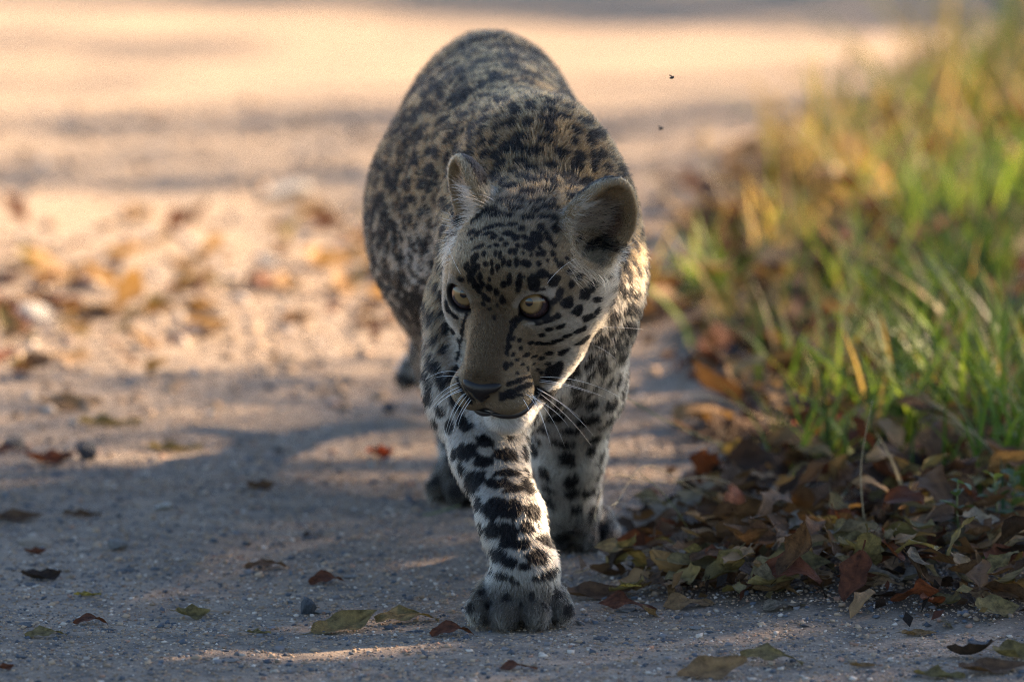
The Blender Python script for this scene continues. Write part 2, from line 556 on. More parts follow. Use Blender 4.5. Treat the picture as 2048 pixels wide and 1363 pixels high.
def capsule(a, b, ra, rb, k=.02, op='add'):
    a, b = np.asarray(a, np.float32), np.asarray(b, np.float32)
    m = max(ra, rb) + k + .012
    sl, X, Y, Z = sub(np.minimum(a, b) - m, np.maximum(a, b) + m)
    ab = b - a
    t = np.clip(((X - a[0]) * ab[0] + (Y - a[1]) * ab[1] + (Z - a[2]) * ab[2]) / max(1e-9, float(ab @ ab)), 0, 1)
    d = np.sqrt((X - a[0] - t * ab[0])**2 + (Y - a[1] - t * ab[1])**2 + (Z - a[2] - t * ab[2])**2) - (ra + (rb - ra) * t)
    put(sl, d.astype(np.float32), k, op)


def ellip(c, r, R=None, k=.02, op='add'):
    """ellipsoid, R = 3x3 with the local axes as columns"""
    c, r = np.asarray(c, np.float32), np.asarray(r, np.float32)
    R = np.eye(3) if R is None else np.asarray(R)
    m = float(max(r)) + k + .012
    sl, X, Y, Z = sub(c - m, c + m)
    x, y, z = X - c[0], Y - c[1], Z - c[2]
    q = [(x * R[0, i] + y * R[1, i] + z * R[2, i]) for i in range(3)]
    k0 = np.sqrt(sum((q[i] / r[i])**2 for i in range(3)))
    k1 = np.sqrt(sum((q[i] / r[i]**2)**2 for i in range(3))) + 1e-6
    put(sl, (k0 * (k0 - 1) / k1).astype(np.float32), k, op)


# ---- trunk
chest = P(1078, 470, .17)
ellip(P(1066, 530, .17), (.051, .085, .090), k=.03)
ellip(P(1085, 430, .19), (.048, .075, .078), k=.03)          # withers and shoulder blades
ellip(P(1058, 365, .215), (.036, .070, .039), k=.03)
ellip(P(972, 420, .37), (.062, .150, .074), k=.05)           # rib cage
ellip(P(945, 440, .46), (.064, .130, .077), k=.05)           # belly
ellip(P(972, 300, .60), (.052, .095, .072), k=.04)           # rump
ellip(P(985, 235, .58), (.036, .085, .050), k=.03)
capsule(P(1040, 330, .26), P(985, 230, .52), .040, .046, k=.04)  # back line
for x_, s_ in ((1010, -1), (1120, 1)):                        # shoulder blades
    ellip(P(x_, 345, .205), (.020, .050, .034), k=.02)
# neck
capsule(P(1072, 520, .125), P(1085, 470, .19), .050, .060, k=.03)
capsule(P(1000, 770, .10), P(1070, 690, .14), .028, .040, k=.03)  # throat and breast

# ---- right fore leg (stepping forward)
A = [P(966, 640, .135), P(958, 770, .115), P(978, 905, .075), P(1025, 1040, .030), P(1052, 1135, .010)]
capsule(A[0], A[1], .037, .030, k=.03)
capsule(A[1], A[2], .029, .0215, k=.02)
capsule(A[2], A[3], .0215, .0180, k=.015)
capsule(A[3], A[4], .0180, .0175, k=.015)


def paw(c, s=1.0, yaw=0.0, k=.0025):
    """c = ground point under the middle of the paw; toes point to -Y"""
    ca, sa = math.cos(yaw), math.sin(yaw)

    def L(u, f, w):
        return np.array([c[0] + s * (u * ca + f * sa), c[1] + s * (u * sa - f * ca), c[2] + s * w])
    ellip(L(0, -.004, .016), (.026 * s, .028 * s, .014 * s), k=.014)
    for u, f, r in ((-.0272, .010, .0096), (-.0094, .022, .0108), (.0102, .021, .0108), (.0275, .009, .0096)):
        capsule(L(u * .8, f - .020, .017), L(u, f, .0098), r * s, r * s * .93, k=k)


PAW_A = P(1040, 1252, .004)
PAW_A[2] = 0.0
PAW_A[1] = .012
paw(PAW_A + np.array([0, 0, 0.002]), .96)
capsule(A[4], PAW_A + np.array([.001, .004, .022]), .0175, .0185, k=.012)

# ---- left fore leg (end of its step)
B = [P(1148, 580, .16), P(1148, 760, .205), P(1135, 900, .255), P(1136, 1000, .29)]
capsule(B[0], B[1], .033, .029, k=.035)
capsule(B[1], B[2], .029, .0225, k=.02)
capsule(B[2], B[3], .0225, .0185, k=.015)
PAW_B = np.array([.0395, .325, 0.002])
paw(PAW_B, .92)
capsule(B[3], PAW_B + np.array([0, .004, .02]), .0180, .018, k=.012)

# ---- right hind leg (set down under the belly)
C_ = [P(925, 360, .60), P(900, 570, .52), P(920, 800, .585), P(930, 960, .525)]
capsule(C_[0], C_[1], .054, .036, k=.03)
capsule(C_[1], C_[2], .032, .019, k=.02)
capsule(C_[2], C_[3], .017, .016, k=.015)
PAW_C = np.array([-.0310, .512, 0.002])
paw(PAW_C, .80)
capsule(C_[3], PAW_C + np.array([0, .006, .018]), .016, .018, k=.012)

# ---- left hind leg (pushing off behind)
D_ = [P(1000, 360, .62), P(965, 560, .62), P(890, 620, .80), P(872, 700, .86)]
capsule(D_[0], D_[1], .050, .040, k=.03)
capsule(D_[1], D_[2], .032, .020, k=.02)
capsule(D_[2], D_[3], .018, .017, k=.015)
PAW_D = np.array([-.0520, .900, .022])
paw(PAW_D, .88)
capsule(D_[3], PAW_D + np.array([0, .006, .018]), .016, .018, k=.012)

# ---- tail, hanging behind the rump
T_ = [np.array(p) for p in ((-.005, .66, .285), (.005, .73, .235), (.012, .79, .165), (.012, .85, .115), (.008, .92, .105), (.0, .99, .135))]
for i in range(5):
    capsule(T_[i], T_[i + 1], .019 - .0015 * i, .019 - .0015 * (i + 1), k=.012)

# ---- head, in its own frame: u = towards the cub's left, f = forward, w = up (metres from between the eyes)
YAW, PIT, ROL = math.radians(25), math.radians(36), math.radians(4.5)
hf = np.array([-math.sin(YAW) * math.cos(PIT), -math.cos(YAW) * math.cos(PIT), -math.sin(PIT)])
hu = np.array([math.cos(YAW), -math.sin(YAW), 0.0])
hw = np.cross(hf, hu)
hw = hw if hw[2] > 0 else -hw
hu, hw = hu * math.cos(ROL) - hw * math.sin(ROL), hw * math.cos(ROL) + hu * math.sin(ROL)
HEAD_R = np.stack([hu, hf, hw], 1)
HEAD_O = P(996, 606, .030)


def H(u, f, w):
    return HEAD_O + HEAD_R @ (np.array([u, f, w]) * .001)


def hdir(u, f, w):
    return HEAD_R @ norm([u, f, w])


def hell(c, r, k=.012, R=None, op='add'):
    ellip(H(*c), np.array(r) * .001, HEAD_R if R is None else R, k, op)


hell((0, -49, -8), (44, 52, 42), .02)           # cranium
hell((0, -25, 11), (33, 30, 24), .02)           # forehead
for s in (-1, 1):
    hell((s * 32, -35, -28), (19, 28, 26), .02)  # cheek
    hell((s * 26, -13, -20), (16, 16, 17), .015)  # cheekbone
    hell((s * 20, -12, 12), (13, 11, 8), .012)    # brow
    hell((s * 13.0, 35, -46.0), (15.5, 16, 13), .005)  # whisker pad
    capsule(H(s * 27, -22, -56), H(s * 8, 20, -73), .014, .010, .012)  # jaw
capsule(H(0, -2, -7), H(0, 36, -29), .0160, .0140, .012)     # bridge of the nose
capsule(H(0, 4, -28), H(0, 28, -42), .022, .018, .012)      # muzzle core
hell((4, 29, -73), (14, 13, 9.5), .008)            # chin
hell((0, -28, -54), (30, 35, 19), .02)           # throat
capsule(H(0, -65, -20), P(1090, 560, .145), .042, .052, k=.03)


def groove(pts, r, k=.003):
    for a, b in zip(pts[:-1], pts[1:]):
        capsule(a, b, r, r, k, 'cut')


# mouth slit between upper lip and chin, and the line under the nose
MOUTH = {s: [H(0, 49, -55), H(s * 7, 47, -59), H(s * 16, 40, -61.5), H(s * 23, 30, -61), H(s * 28, 15, -57)] for s in (-1, 1)}
for s in (-1, 1): groove(MOUTH[s], .0015)
groove([H(0, 51, -42), H(0, 50, -55)], .0016, .002)
# eyes: socket, lids and an almond opening
EYE_R = .0118
EYES = {-1: H(-23.5, -7.5, -1.0), 1: H(23.0, -7.5, -1.0)}
EYE_AX = {s: hdir(s * .42, 1, .30) for s in (-1, 1)}
for s in (-1, 1):
    ellip(EYES[s], (.0146,) * 3, k=.006)
    ax = EYE_AX[s]
    side = norm(np.cross(ax, hw))
    upv = norm(np.cross(side, ax))
    side = side if side @ hu * s > 0 else -side
    tilt = .22
    sd2 = norm(side + upv * tilt)
    up2 = norm(np.cross(sd2, ax)); up2 = up2 if up2 @ hw > 0 else -up2
    Rm = np.stack([sd2, ax, up2], 1)
    ellip(EYES[s] + ax * .0125 , (.0110, .0086, .0103), Rm, .0018, 'cut')
    ellip(EYES[s] - sd2 * .0095 + ax * .0098 - up2 * .003, (.0045, .0045, .0028), Rm, .002, 'cut')  # tear duct
    ellip(EYES[s], (EYE_R + .0004,) * 3, k=.0006, op='cut')
# ears: a cupped shell
EAR = {}
for s in (-1, 1):
    up = hdir(s * .42, -.42, .80) if s > 0 else hdir(-.26, -.46, .85)
    face = hdir(s * .72, .72, .30) if s > 0 else hdir(-.74, .66, .26)
    face = norm(face - up * (face @ up))
    side = np.cross(up, face)
    Rm = np.stack([side, face, up], 1)
    c = H(50, -66, 17) if s > 0 else H(-40, -66, 20)
    EAR[s] = (c, Rm)
    ellip(c, (.0250, .0145, .0300), Rm, .008)
    ellip(c + Rm[:, 2] * (.012 if s > 0 else .009), (.0175, .0120, .0250), Rm, .006)
for s in (-1, 1):
    c, Rm = EAR[s]
    ellip(c + Rm[:, 1] * .0085 + Rm[:, 2] * .0005, (.0221, .0140, .0269), Rm, .003, 'cut')
    ellip(c + Rm[:, 1] * .0090 + Rm[:, 2] * .012, (.0150, .0120, .0224), Rm, .003, 'cut')
    ellip(c + Rm[:, 1] * .001 - Rm[:, 2] * .012 + Rm[:, 0] * .002, (.0085, .0080, .011), Rm, .005, 'cut')


def surface_nets(Fv):
    ins = Fv < 0
    nx, ny, nz = Fv.shape
    acc = np.zeros((nx - 1, ny - 1, nz - 1), np.int8)
    cor = [(i, j, k) for i in (0, 1) for j in (0, 1) for k in (0, 1)]
    for i, j, k in cor:
        acc += ins[i:nx - 1 + i, j:ny - 1 + j, k:nz - 1 + k]
    act = (acc > 0) & (acc < 8)
    ci = np.argwhere(act)
    idx = np.full(act.shape, -1, np.int32)
    idx[act] = np.arange(len(ci))
    gx, gy, gz = GX, GY, GZ
    val = {c: Fv[ci[:, 0] + c[0], ci[:, 1] + c[1], ci[:, 2] + c[2]] for c in cor}
    pos = {c: np.stack([gx[ci[:, 0] + c[0]], gy[ci[:, 1] + c[1]], gz[ci[:, 2] + c[2]]], 1) for c in cor}
    S, N = np.zeros((len(ci), 3)), np.zeros(len(ci))
    for a in cor:
        for ax in range(3):
            if a[ax]: continue
            b = tuple(1 if q == ax else a[q] for q in range(3))
            va, vb = val[a], val[b]
            m = (va < 0) != (vb < 0)
            t = (va[m] / (va[m] - vb[m]))[:, None]
            S[m] += pos[a][m] * (1 - t) + pos[b][m] * t
            N[m] += 1
    V = S / N[:, None]
    faces = []
    for ax in range(3):
        o1, o2 = [(1, 2), (2, 0), (0, 1)][ax]
        sa = [slice(None)] * 3; sb = [slice(None)] * 3
        sa[ax] = slice(0, -1); sb[ax] = slice(1, None)
        for o in (o1, o2):
            sa[o] = slice(1, -1); sb[o] = slice(1, -1)
        A_, B_ = ins[tuple(sa)], ins[tuple(sb)]
        e = np.argwhere(A_ != B_)
        flip = A_[e[:, 0], e[:, 1], e[:, 2]]
        e = e.copy(); e[:, o1] += 1; e[:, o2] += 1
        q = []
        for d1, d2 in ((-1, -1), (0, -1), (0, 0), (-1, 0)):
            c = e.copy(); c[:, o1] += d1; c[:, o2] += d2
            q.append(idx[c[:, 0], c[:, 1], c[:, 2]])
        q = np.stack(q, 1)
        q[~flip] = q[~flip][:, ::-1]
        faces.append(q)
    return V, np.concatenate(faces)


BV, BQ = surface_nets(FIELD)
# ================================================================ coat: markings, colours and fur
def smooth_noise(p, freq, seed, n=10):
    """cheap smooth vector-valued noise in -1..1 from random plane waves"""
    g = np.random.default_rng(seed)
    k = g.normal(size=(n, 3)) * freq
    ph = g.uniform(0, 6.28, n)
    w = np.sin(p @ k.T + ph)
    return w.sum(1) / math.sqrt(n) * .9


def step(a, b, x):
    t = np.clip((x - a) / (b - a), 0, 1)
    return t * t * (3 - 2 * t)


def vnormals(V, Q):
    n = np.cross(V[Q[:, 2]] - V[Q[:, 0]], V[Q[:, 3]] - V[Q[:, 1]])
    N = np.zeros_like(V)
    for i in range(4): np.add.at(N, Q[:, i], n)
    return N / (np.linalg.norm(N, axis=1, keepdims=True) + 1e-12)


BN = vnormals(BV, BQ)
BTREE = BVHTree.FromPolygons([tuple(v) for v in BV], [tuple(q) for q in BQ.tolist()])


def hit(x, y):
    """body surface under a photo pixel"""
    d = ray(x, y)
    h = BTREE.ray_cast(Vector(CAM), Vector(d).normalized(), 30)
    return (None, None) if h[0] is None else (np.array(h[0]), np.array(h[1]))


def head_local(p):
    return (p - HEAD_O) @ HEAD_R * 1000.0


def head_weight(p):
    q = head_local(p)
    d = np.sqrt((q[:, 0] / 62)**2 + ((q[:, 1] + 22) / 75)**2 + ((q[:, 2] + 18) / 62)**2)
    mz = np.sqrt((q[:, 0] / 40)**2 + ((q[:, 1] - 26) / 42)**2 + ((q[:, 2] + 50) / 40)**2)
    return np.maximum(1 - step(.98, 1.12, d), 1 - step(.92, 1.05, mz))


def ear_local(p, s):
    c, Rm = EAR[s]
    return (p - c) @ Rm * 1000.0


def ear_mask(e, lo, hi):
    d = np.minimum(np.sqrt(e[:, 0]**2 + (e[:, 1] / .7)**2 + (e[:, 2] / 1.05)**2), np.sqrt((e[:, 0] * 1.25)**2 + (e[:, 1] / .7)**2 + ((e[:, 2] - 12) / 1.0)**2))
    return step(32, 28, d) * step(lo, hi, e[:, 2])


def seg_dist(p, pts):
    best = np.full(len(p), 9.0)
    for a, b in zip(pts[:-1], pts[1:]):
        ab = b - a
        t = np.clip(((p - a) @ ab) / (ab @ ab), 0, 1)
        best = np.minimum(best, np.linalg.norm(p - a - t[:, None] * ab, axis=1))
    return best


# ---- markings: every blob = centre, tangent axes, radii, kind (1 black, 2 tawny rosette centre)
BLOBS = []


def blob(c, n, rx, ry, ang=0.0, kind=1, depth=.010):
    """ang measured in the tangent plane from the horizontal"""
    n = norm(n)
    t1 = np.cross([0, 0, 1.0], n)
    t1 = norm(t1) if np.linalg.norm(t1) > .15 else norm(np.cross([0, 1.0, 0], n))
    t2 = np.cross(n, t1)
    a = norm(t1 * math.cos(ang) + t2 * math.sin(ang))
    BLOBS.append((np.asarray(c), a, np.cross(n, a), n, rx, ry, depth, kind))


def px_blobs(lst, x0, y0, sc, grow=1.0, skip_head=False):
    for e in lst:
        x, y, rx, ry = e[:4]
        ang = math.radians(e[4]) if len(e) > 4 else 0
        c, n = hit(x0 + x / sc, y0 + y / sc)
        if c is None or (skip_head and head_weight(c[None])[0] > .15): continue
        fx = min(1.8, 1 / max(.3, abs(n[1])))
        k = grow / sc / 3030
        blob(c, n, rx * k * (fx if abs(math.sin(ang)) < .5 else 1), ry * k, ang)


HEAD_SPOTS = [(482, 620, 16, 50, -6), (540, 628, 26, 34, 20), (583, 588, 23, 18), (635, 618, 22, 26), (660, 668, 22, 24),
    (640, 705, 34, 14, 20), (690, 718, 30, 25), (735, 750, 26, 26), (768, 675, 22, 22), (806, 640, 15, 27, 25), (825, 698, 19, 15),
    (824, 750, 16, 16), (780, 780, 26, 18), (748, 836, 27, 17), (755, 885, 30, 16, 20), (680, 925, 24, 15, 25), (663, 820, 20, 15, 15),
    (607, 832, 18, 14), (580, 855, 15, 12), (645, 773, 18, 12), (610, 790, 24, 15, 15), (568, 806, 22, 10, 15), (690, 858, 19, 13),
    (650, 880, 17, 12), (605, 893, 15, 12), (560, 893, 13, 11), (528, 893, 13, 11), (610, 935, 18, 13), (545, 950, 15, 9),
    (510, 945, 15, 10), (577, 958, 12, 9), (487, 915, 10, 12), (480, 880, 9, 9), (520, 1005, 15, 13), (605, 982, 12, 8),
    (470, 1022, 9, 7), (420, 992, 12, 15, -20), (710, 635, 15, 16), (745, 600, 13, 14), (660, 550, 17, 14), (700, 580, 12, 14),
    (510, 546, 19, 20), (587, 498, 14, 14), (627, 498, 12, 14), (525, 470, 20, 25), (550, 425, 22, 30, 15), (430, 412, 18, 16),
    (610, 430, 10, 30), (570, 385, 12, 18), (520, 340, 18, 20), (465, 430, 12, 16), (690, 520, 10, 10), (585, 655, 14, 7),
    (410, 630, 10, 15), (435, 612, 10, 22), (380, 670, 9, 13), (405, 706, 9, 15), (350, 650, 10, 14), (345, 702, 8, 10),
    (310, 600, 10, 18), (270, 590, 15, 40, -25), (285, 520, 13, 24, -20), (330, 545, 10, 12), (360, 540, 8, 15), (360, 580, 8, 14),
    (385, 562, 8, 13), (410, 540, 9, 24), (435, 545, 9, 17), (465, 540, 9, 22), (375, 500, 8, 16), (397, 507, 8, 18), (380, 462, 12, 10),
    (350, 612, 8, 10), (385, 727, 6, 8), (370, 778, 6, 8), (330, 690, 8, 11), (300, 655, 8, 12), (325, 722, 7, 8), (350, 742, 8, 8),
    (440, 490, 10, 15), (460, 490, 10, 18), (305, 470, 20, 10, 30), (360, 380, 26, 12, 30), (338, 412, 18, 10, 20), (225, 612, 18, 11),
    (318, 635, 8, 12), (283, 630, 9, 16), (300, 560, 9, 14), (500, 600, 9, 13), (325, 500, 9, 13), (350, 470, 10, 10), (420, 460, 11, 13),
    (490, 390, 11, 14), (400, 375, 14, 10), (455, 370, 16, 11), (590, 340, 22, 12), (640, 350, 16, 12), (635, 305, 18, 16), (570, 270, 16, 14),
    (550, 310, 14, 14), (475, 300, 24, 12), (405, 325, 18, 11), (365, 335, 14, 10), (250, 560, 11, 16),
    (470, 790, 18, 14), (458, 812, 14, 14), (185, 655, 12, 18), (222, 905, 6, 8), (212, 935, 6, 7), (228, 945, 5, 6), (440, 905, 7, 9), (455, 940, 8, 8), (470, 965, 8, 7), (445, 985, 7, 7), (495, 985, 9, 7), (540, 985, 9, 7), (560, 1010, 10, 7), (455, 870, 8, 10), (165, 730, 14, 26), (200, 775, 16, 10, -30), (215, 880, 9, 12), (190, 840, 14, 14)]
HEAD_LINES = [[(475, 780), (445, 830), (430, 885), (425, 935)], [(248, 770), (235, 830), (222, 890), (210, 960)],
    [(430, 1075), (480, 1055), (530, 1040), (575, 1022)], [(400, 1120), (460, 1098), (520, 1075), (580, 1055)],
    [(395, 1140), (440, 1128), (490, 1118)], [(205, 1000), (212, 1050), (235, 1110), (265, 1150)], [(235, 1075), (260, 1120), (285, 1145)],
    [(610, 1020), (650, 1000)], [(605, 1045), (640, 1035)], [(560, 1100), (590, 1120), (620, 1110)]]
LINE_W = [11, 11, 11, 13, 7, 12, 6, 26, 28, 26]
LEG_SPOTS = [(345, 320, 52, 50), (445, 375, 50, 34), (550, 335, 45, 40), (440, 265, 50, 34, -20), (555, 430, 46, 28), (385, 480, 48, 60, 20),
    (515, 490, 56, 38), (600, 515, 36, 30), (670, 505, 36, 46, 20), (370, 590, 35, 55), (490, 620, 54, 66), (600, 620, 40, 52), (705, 645, 32, 52),
    (480, 740, 50, 54, 20), (572, 770, 45, 60), (665, 720, 36, 38), (635, 810, 40, 38), (500, 862, 52, 34), (715, 870, 40, 50), (770, 790, 34, 52),
    (580, 905, 38, 28), (650, 925, 40, 25), (485, 955, 20, 30), (790, 960, 52, 20, 15), (720, 987, 42, 14), (425, 720, 28, 34), (540, 975, 50, 17),
    (288, 430, 28, 52), (250, 270, 28, 52), (340, 180, 40, 35, -30), (262, 190, 24, 36), (405, 205, 40, 25, -30), (410, 775, 30, 22),
    (600, 1010, 22, 12), (430, 1060, 16, 26), (560, 1090, 14, 30), (690, 1080, 14, 34), (820, 1060, 20, 30), (480, 1130, 14, 20), (640, 1120, 16, 16),
    (760, 1130, 14, 26), (210, 110, 26, 34), (190, 200, 16, 40)]
gs = random.Random(77)
for yy in range(270, 560, 33):
    for xx in range(270, 660, 33):
        x, y = xx + gs.uniform(-9, 9), yy + gs.uniform(-9, 9)
        if min(math.hypot(x - e[0], y - e[1]) - max(e[2], e[3]) * .8 for e in HEAD_SPOTS) > 15:
            k = gs.uniform(.8, 1.2) * (1.25 if y < 430 else .85)
            HEAD_SPOTS.append((x, y, 8.5 * k, 13 * k, gs.uniform(-25, 25)))
HEAD_SPOTS = [(e[0], e[1], e[2] * 1.3, e[3] * 1.3, *e[4:]) if 280 < e[0] < 470 and 560 < e[1] < 800 else e for e in HEAD_SPOTS]
px_blobs(HEAD_SPOTS, 820, 280, 2.198, 1.10)
px_blobs(LEG_SPOTS, 800, 780, 2.622, 1.08, True)
LINES3 = []
for ln, w in zip(HEAD_LINES, LINE_W):
    pts = [hit(820 + x / 2.198, 280 + y / 2.198)[0] for x, y in ln]
    pts = [p for p in pts if p is not None]
    if len(pts) > 1: LINES3.append((pts, w / 2.198 / 3030))
# solid spots on neck and shoulders, open rosettes on back and flanks
order = RNG.permutation(len(BV))
hq = head_local(BV)
hwgt = head_weight(BV)
front_head = (hwgt > .5)
legA_d = seg_dist(BV, [A[1], A[2], A[3], A[4], PAW_A])
cell, taken = .03, {}
for b in BLOBS: taken.setdefault(tuple((b[0] // cell).astype(int)), []).append(b[0])
for i in order:
    p = BV[i]
    if front_head[i] and hq[i, 1] > -50: continue
    if p[2] < .012: continue
    body = step(.26, .36, p[1:2])[0] * step(.10, .17, p[2:3])[0]
    gap = .0106 + .0044 * body
    if p[2] < .15: gap = .0150
    if legA_d[i] < .040 and p[1] < .13 and p[2] < .13: gap = .0132
    if front_head[i]: gap = .011
    key = tuple((p // cell).astype(int))
    near = False
    for dx in (-1, 0, 1):
        for dy in (-1, 0, 1):
            for dz in (-1, 0, 1):
                for q in taken.get((key[0] + dx, key[1] + dy, key[2] + dz), ()):
                    if (q - p) @ (q - p) < gap * gap: near = True; break
    if near: continue
    taken.setdefault(key, []).append(p)
    n = BN[i]
    if body > .4:
        blob(p, n, .0066, .0060, 0, 2)
        m = random.randint(3, 5)
        a0 = random.uniform(0, 6.28)
        t1 = norm(np.cross(n, [.3, .5, .8])); t2 = np.cross(n, t1)
        for j in range(m):
            a = a0 + 6.283 * j / m + random.uniform(-.3, .3)
            rr = random.uniform(.0052, .0070)
            blob(p + (t1 * math.cos(a) + t2 * math.sin(a)) * rr, n, random.uniform(.0046, .0062), random.uniform(.0036, .0049), random.uniform(0, 3.1))
    else:
        k = random.uniform(.85, 1.2) * (.72 if front_head[i] else (.98 if legA_d[i] < .040 and p[1] < .13 and p[2] < .13 else 1.25 if p[2] < .15 else 1.08))
        blob(p, n, .0056 * k, .0043 * k, random.choice([0, 1.57, random.uniform(0, 3.1)]) if p[2] < .17 else random.uniform(-.5, .5))


def markings(p):
    """black weight and tawny weight for points sorted on any order"""
    o = np.argsort(p[:, 1])
    q = p[o]
    wob = 1 + .22 * smooth_noise(q, 260, 3) + .12 * smooth_noise(q, 700, 4)
    blk = np.zeros(len(q)); taw = np.zeros(len(q))
    ys = q[:, 1]
    for c, a, b, n, rx, ry, dp, kind in BLOBS:
        R = max(rx, ry) * 1.5
        i, j = np.searchsorted(ys, (c[1] - R, c[1] + R))
        if i == j: continue
        d = q[i:j] - c
        m = np.flatnonzero((np.abs(d[:, 0]) < R) & (np.abs(d[:, 2]) < R))
        if not len(m): continue
        d = d[m]
        v = np.sqrt((d @ a / rx)**2 + (d @ b / ry)**2 + (d @ n / dp)**2) / wob[i:j][m]
        w = 1 - step(.85, 1.1, v)
        if kind == 1: blk[i + m] = np.maximum(blk[i + m], w)
        else: taw[i + m] = np.maximum(taw[i + m], w)
    for pts, w in LINES3:
        d = seg_dist(q, pts) / wob
        blk = np.maximum(blk, 1 - step(.8, 1.15, d / w))
    rb, rt = np.empty_like(blk), np.empty_like(taw)
    rb[o], rt[o] = blk, taw
    return rb, rt


def mix(a, b, w):
    return a + (np.asarray(b) - a) * np.asarray(w)[:, None]


EYE_D = None


def coat(p, n, look=None):
    """hair colour of the coat at surface points"""
    z, y = p[:, 2], p[:, 1]
    q = head_local(p)
    hwt = head_weight(p)
    base = np.tile(np.array([.125, .078, .038]), (len(p), 1))                 # tawny back
    under = np.clip(step(.25, -.55, n[:, 2]) * .8 + step(.19, .10, z) * .85, 0, 1)
    base = mix(base, (.31, .285, .25), under)                              # pale belly and legs
    flank = step(.24, .40, y) * step(.28, .17, z)
    base = mix(base, (.155, .125, .088), flank * .7)
    # head
    hb = np.tile(np.array([.155, .116, .074]), (len(p), 1))
    hb = mix(hb, (.29, .255, .205), step(20, 38, np.abs(q[:, 0])) * step(0, -25, q[:, 2]))      # cheeks
    mz = step(3, 15, q[:, 1]) * step(16, 10, np.abs(q[:, 0])) * step(-40, -30, q[:, 2])
    hb = mix(hb, (.078, .055, .034), mz)                                                      # nose bridge
    hb = mix(hb, (.165, .124, .078), step(10, 20, q[:, 1]) * step(-34, -42, q[:, 2]))
    hb = mix(hb, (.40, .38, .35), step(-60, -65, q[:, 2]))                                    # chin and throat
    base = mix(base, hb, hwt)
    blk, taw = markings(p if look is None else look)
    base = mix(base, (.052, .030, .014), taw * .75)
    # around the eyes: white above and below, black rim
    for s in (-1, 1):
        e = p - EYES[s]
        de = np.linalg.norm(e, axis=1)
        fr = (q[:, 1] > -22)
        up = e @ HEAD_R[:, 2]
        base = mix(base, (0.2772, 0.2515, 0.217), step(.0205, .0160, de) * fr * (np.abs(up) > .006) * (blk < .5) * .7)
        blk = np.maximum(blk, (1 - step(.0142, .0158, de)) * fr)
    # ears
    for s in (-1, 1):
        e = ear_local(p, s)
        ine = ear_mask(e, -14, -6)
        rim = ine
        facing = n @ EAR[s][1][:, 1]
        back = step(-.05, -.35, facing)
        col = np.tile(np.array([.20, .145, .088]), (len(p), 1))
        deep = step(21, 14, np.sqrt(e[:, 0]**2 + (e[:, 2] * .9)**2)) * step(.2, .6, facing)
        col = mix(col, (0.07, 0.048, 0.036), deep)
        col = mix(col, (0.012, 0.011, 0.012), back)
        col = mix(col, (0.198, 0.1742, 0.1302), back * step(9, 5, np.abs(e[:, 2] - 6)))
        base = mix(base, col, ine)
        blk = blk * (1 - ine)
    # mouth line, lips
    for s in (-1, 1):
        dm = seg_dist(p, MOUTH[s])
        blk = np.maximum(blk, 1 - step(.0052, .0066, dm))
    # paws: grizzled
    pw = step(.040, .026, z)
    base = mix(base, (.060, .050, .040), pw * .85)
    blk = blk * (1 - pw * .25)
    # ticking
    return base, blk


# ---- fur strands
def sample_roots(count):
    tri = np.concatenate([BQ[:, [0, 1, 2]], BQ[:, [0, 2, 3]]])
    a, b, c = BV[tri[:, 0]], BV[tri[:, 1]], BV[tri[:, 2]]
    ar = np.linalg.norm(np.cross(b - a, c - a), axis=1) * .5
    cen = (a + b + c) / 3
    nn = BN[tri[:, 0]]
    q = head_local(cen)
    hwt = head_weight(cen)
    w = 1.0 + 1.1 * hwt + 3.2 * hwt * step(-30, 0, q[:, 1]) + .5 * step(.2, .1, cen[:, 2]) * step(.16, .1, cen[:, 1])
    for s in (-1, 1):
        w += 2.0 * (np.linalg.norm(ear_local(cen, s), axis=1) < 34)
    w *= 1 - .45 * step(.3, .8, cen[:, 1])
    w *= 1 - .6 * step(.1, .6, nn[:, 1])             # hind-facing skin needs fewer strands
    w *= (cen[:, 2] > .004)
    pr = ar * w
    pr /= pr.sum()
    t = RNG.choice(len(tri), count, p=pr)
    u, v = RNG.random(count), RNG.random(count)
    f = u + v > 1
    u[f], v[f] = 1 - u[f], 1 - v[f]
    u, v = u[:, None], v[:, None]
    p = a[t] * (1 - u - v) + b[t] * u + c[t] * v
    n = BN[tri[t, 0]] * (1 - u - v) + BN[tri[t, 1]] * u + BN[tri[t, 2]] * v
    return p, n / np.linalg.norm(n, axis=1, keepdims=True)


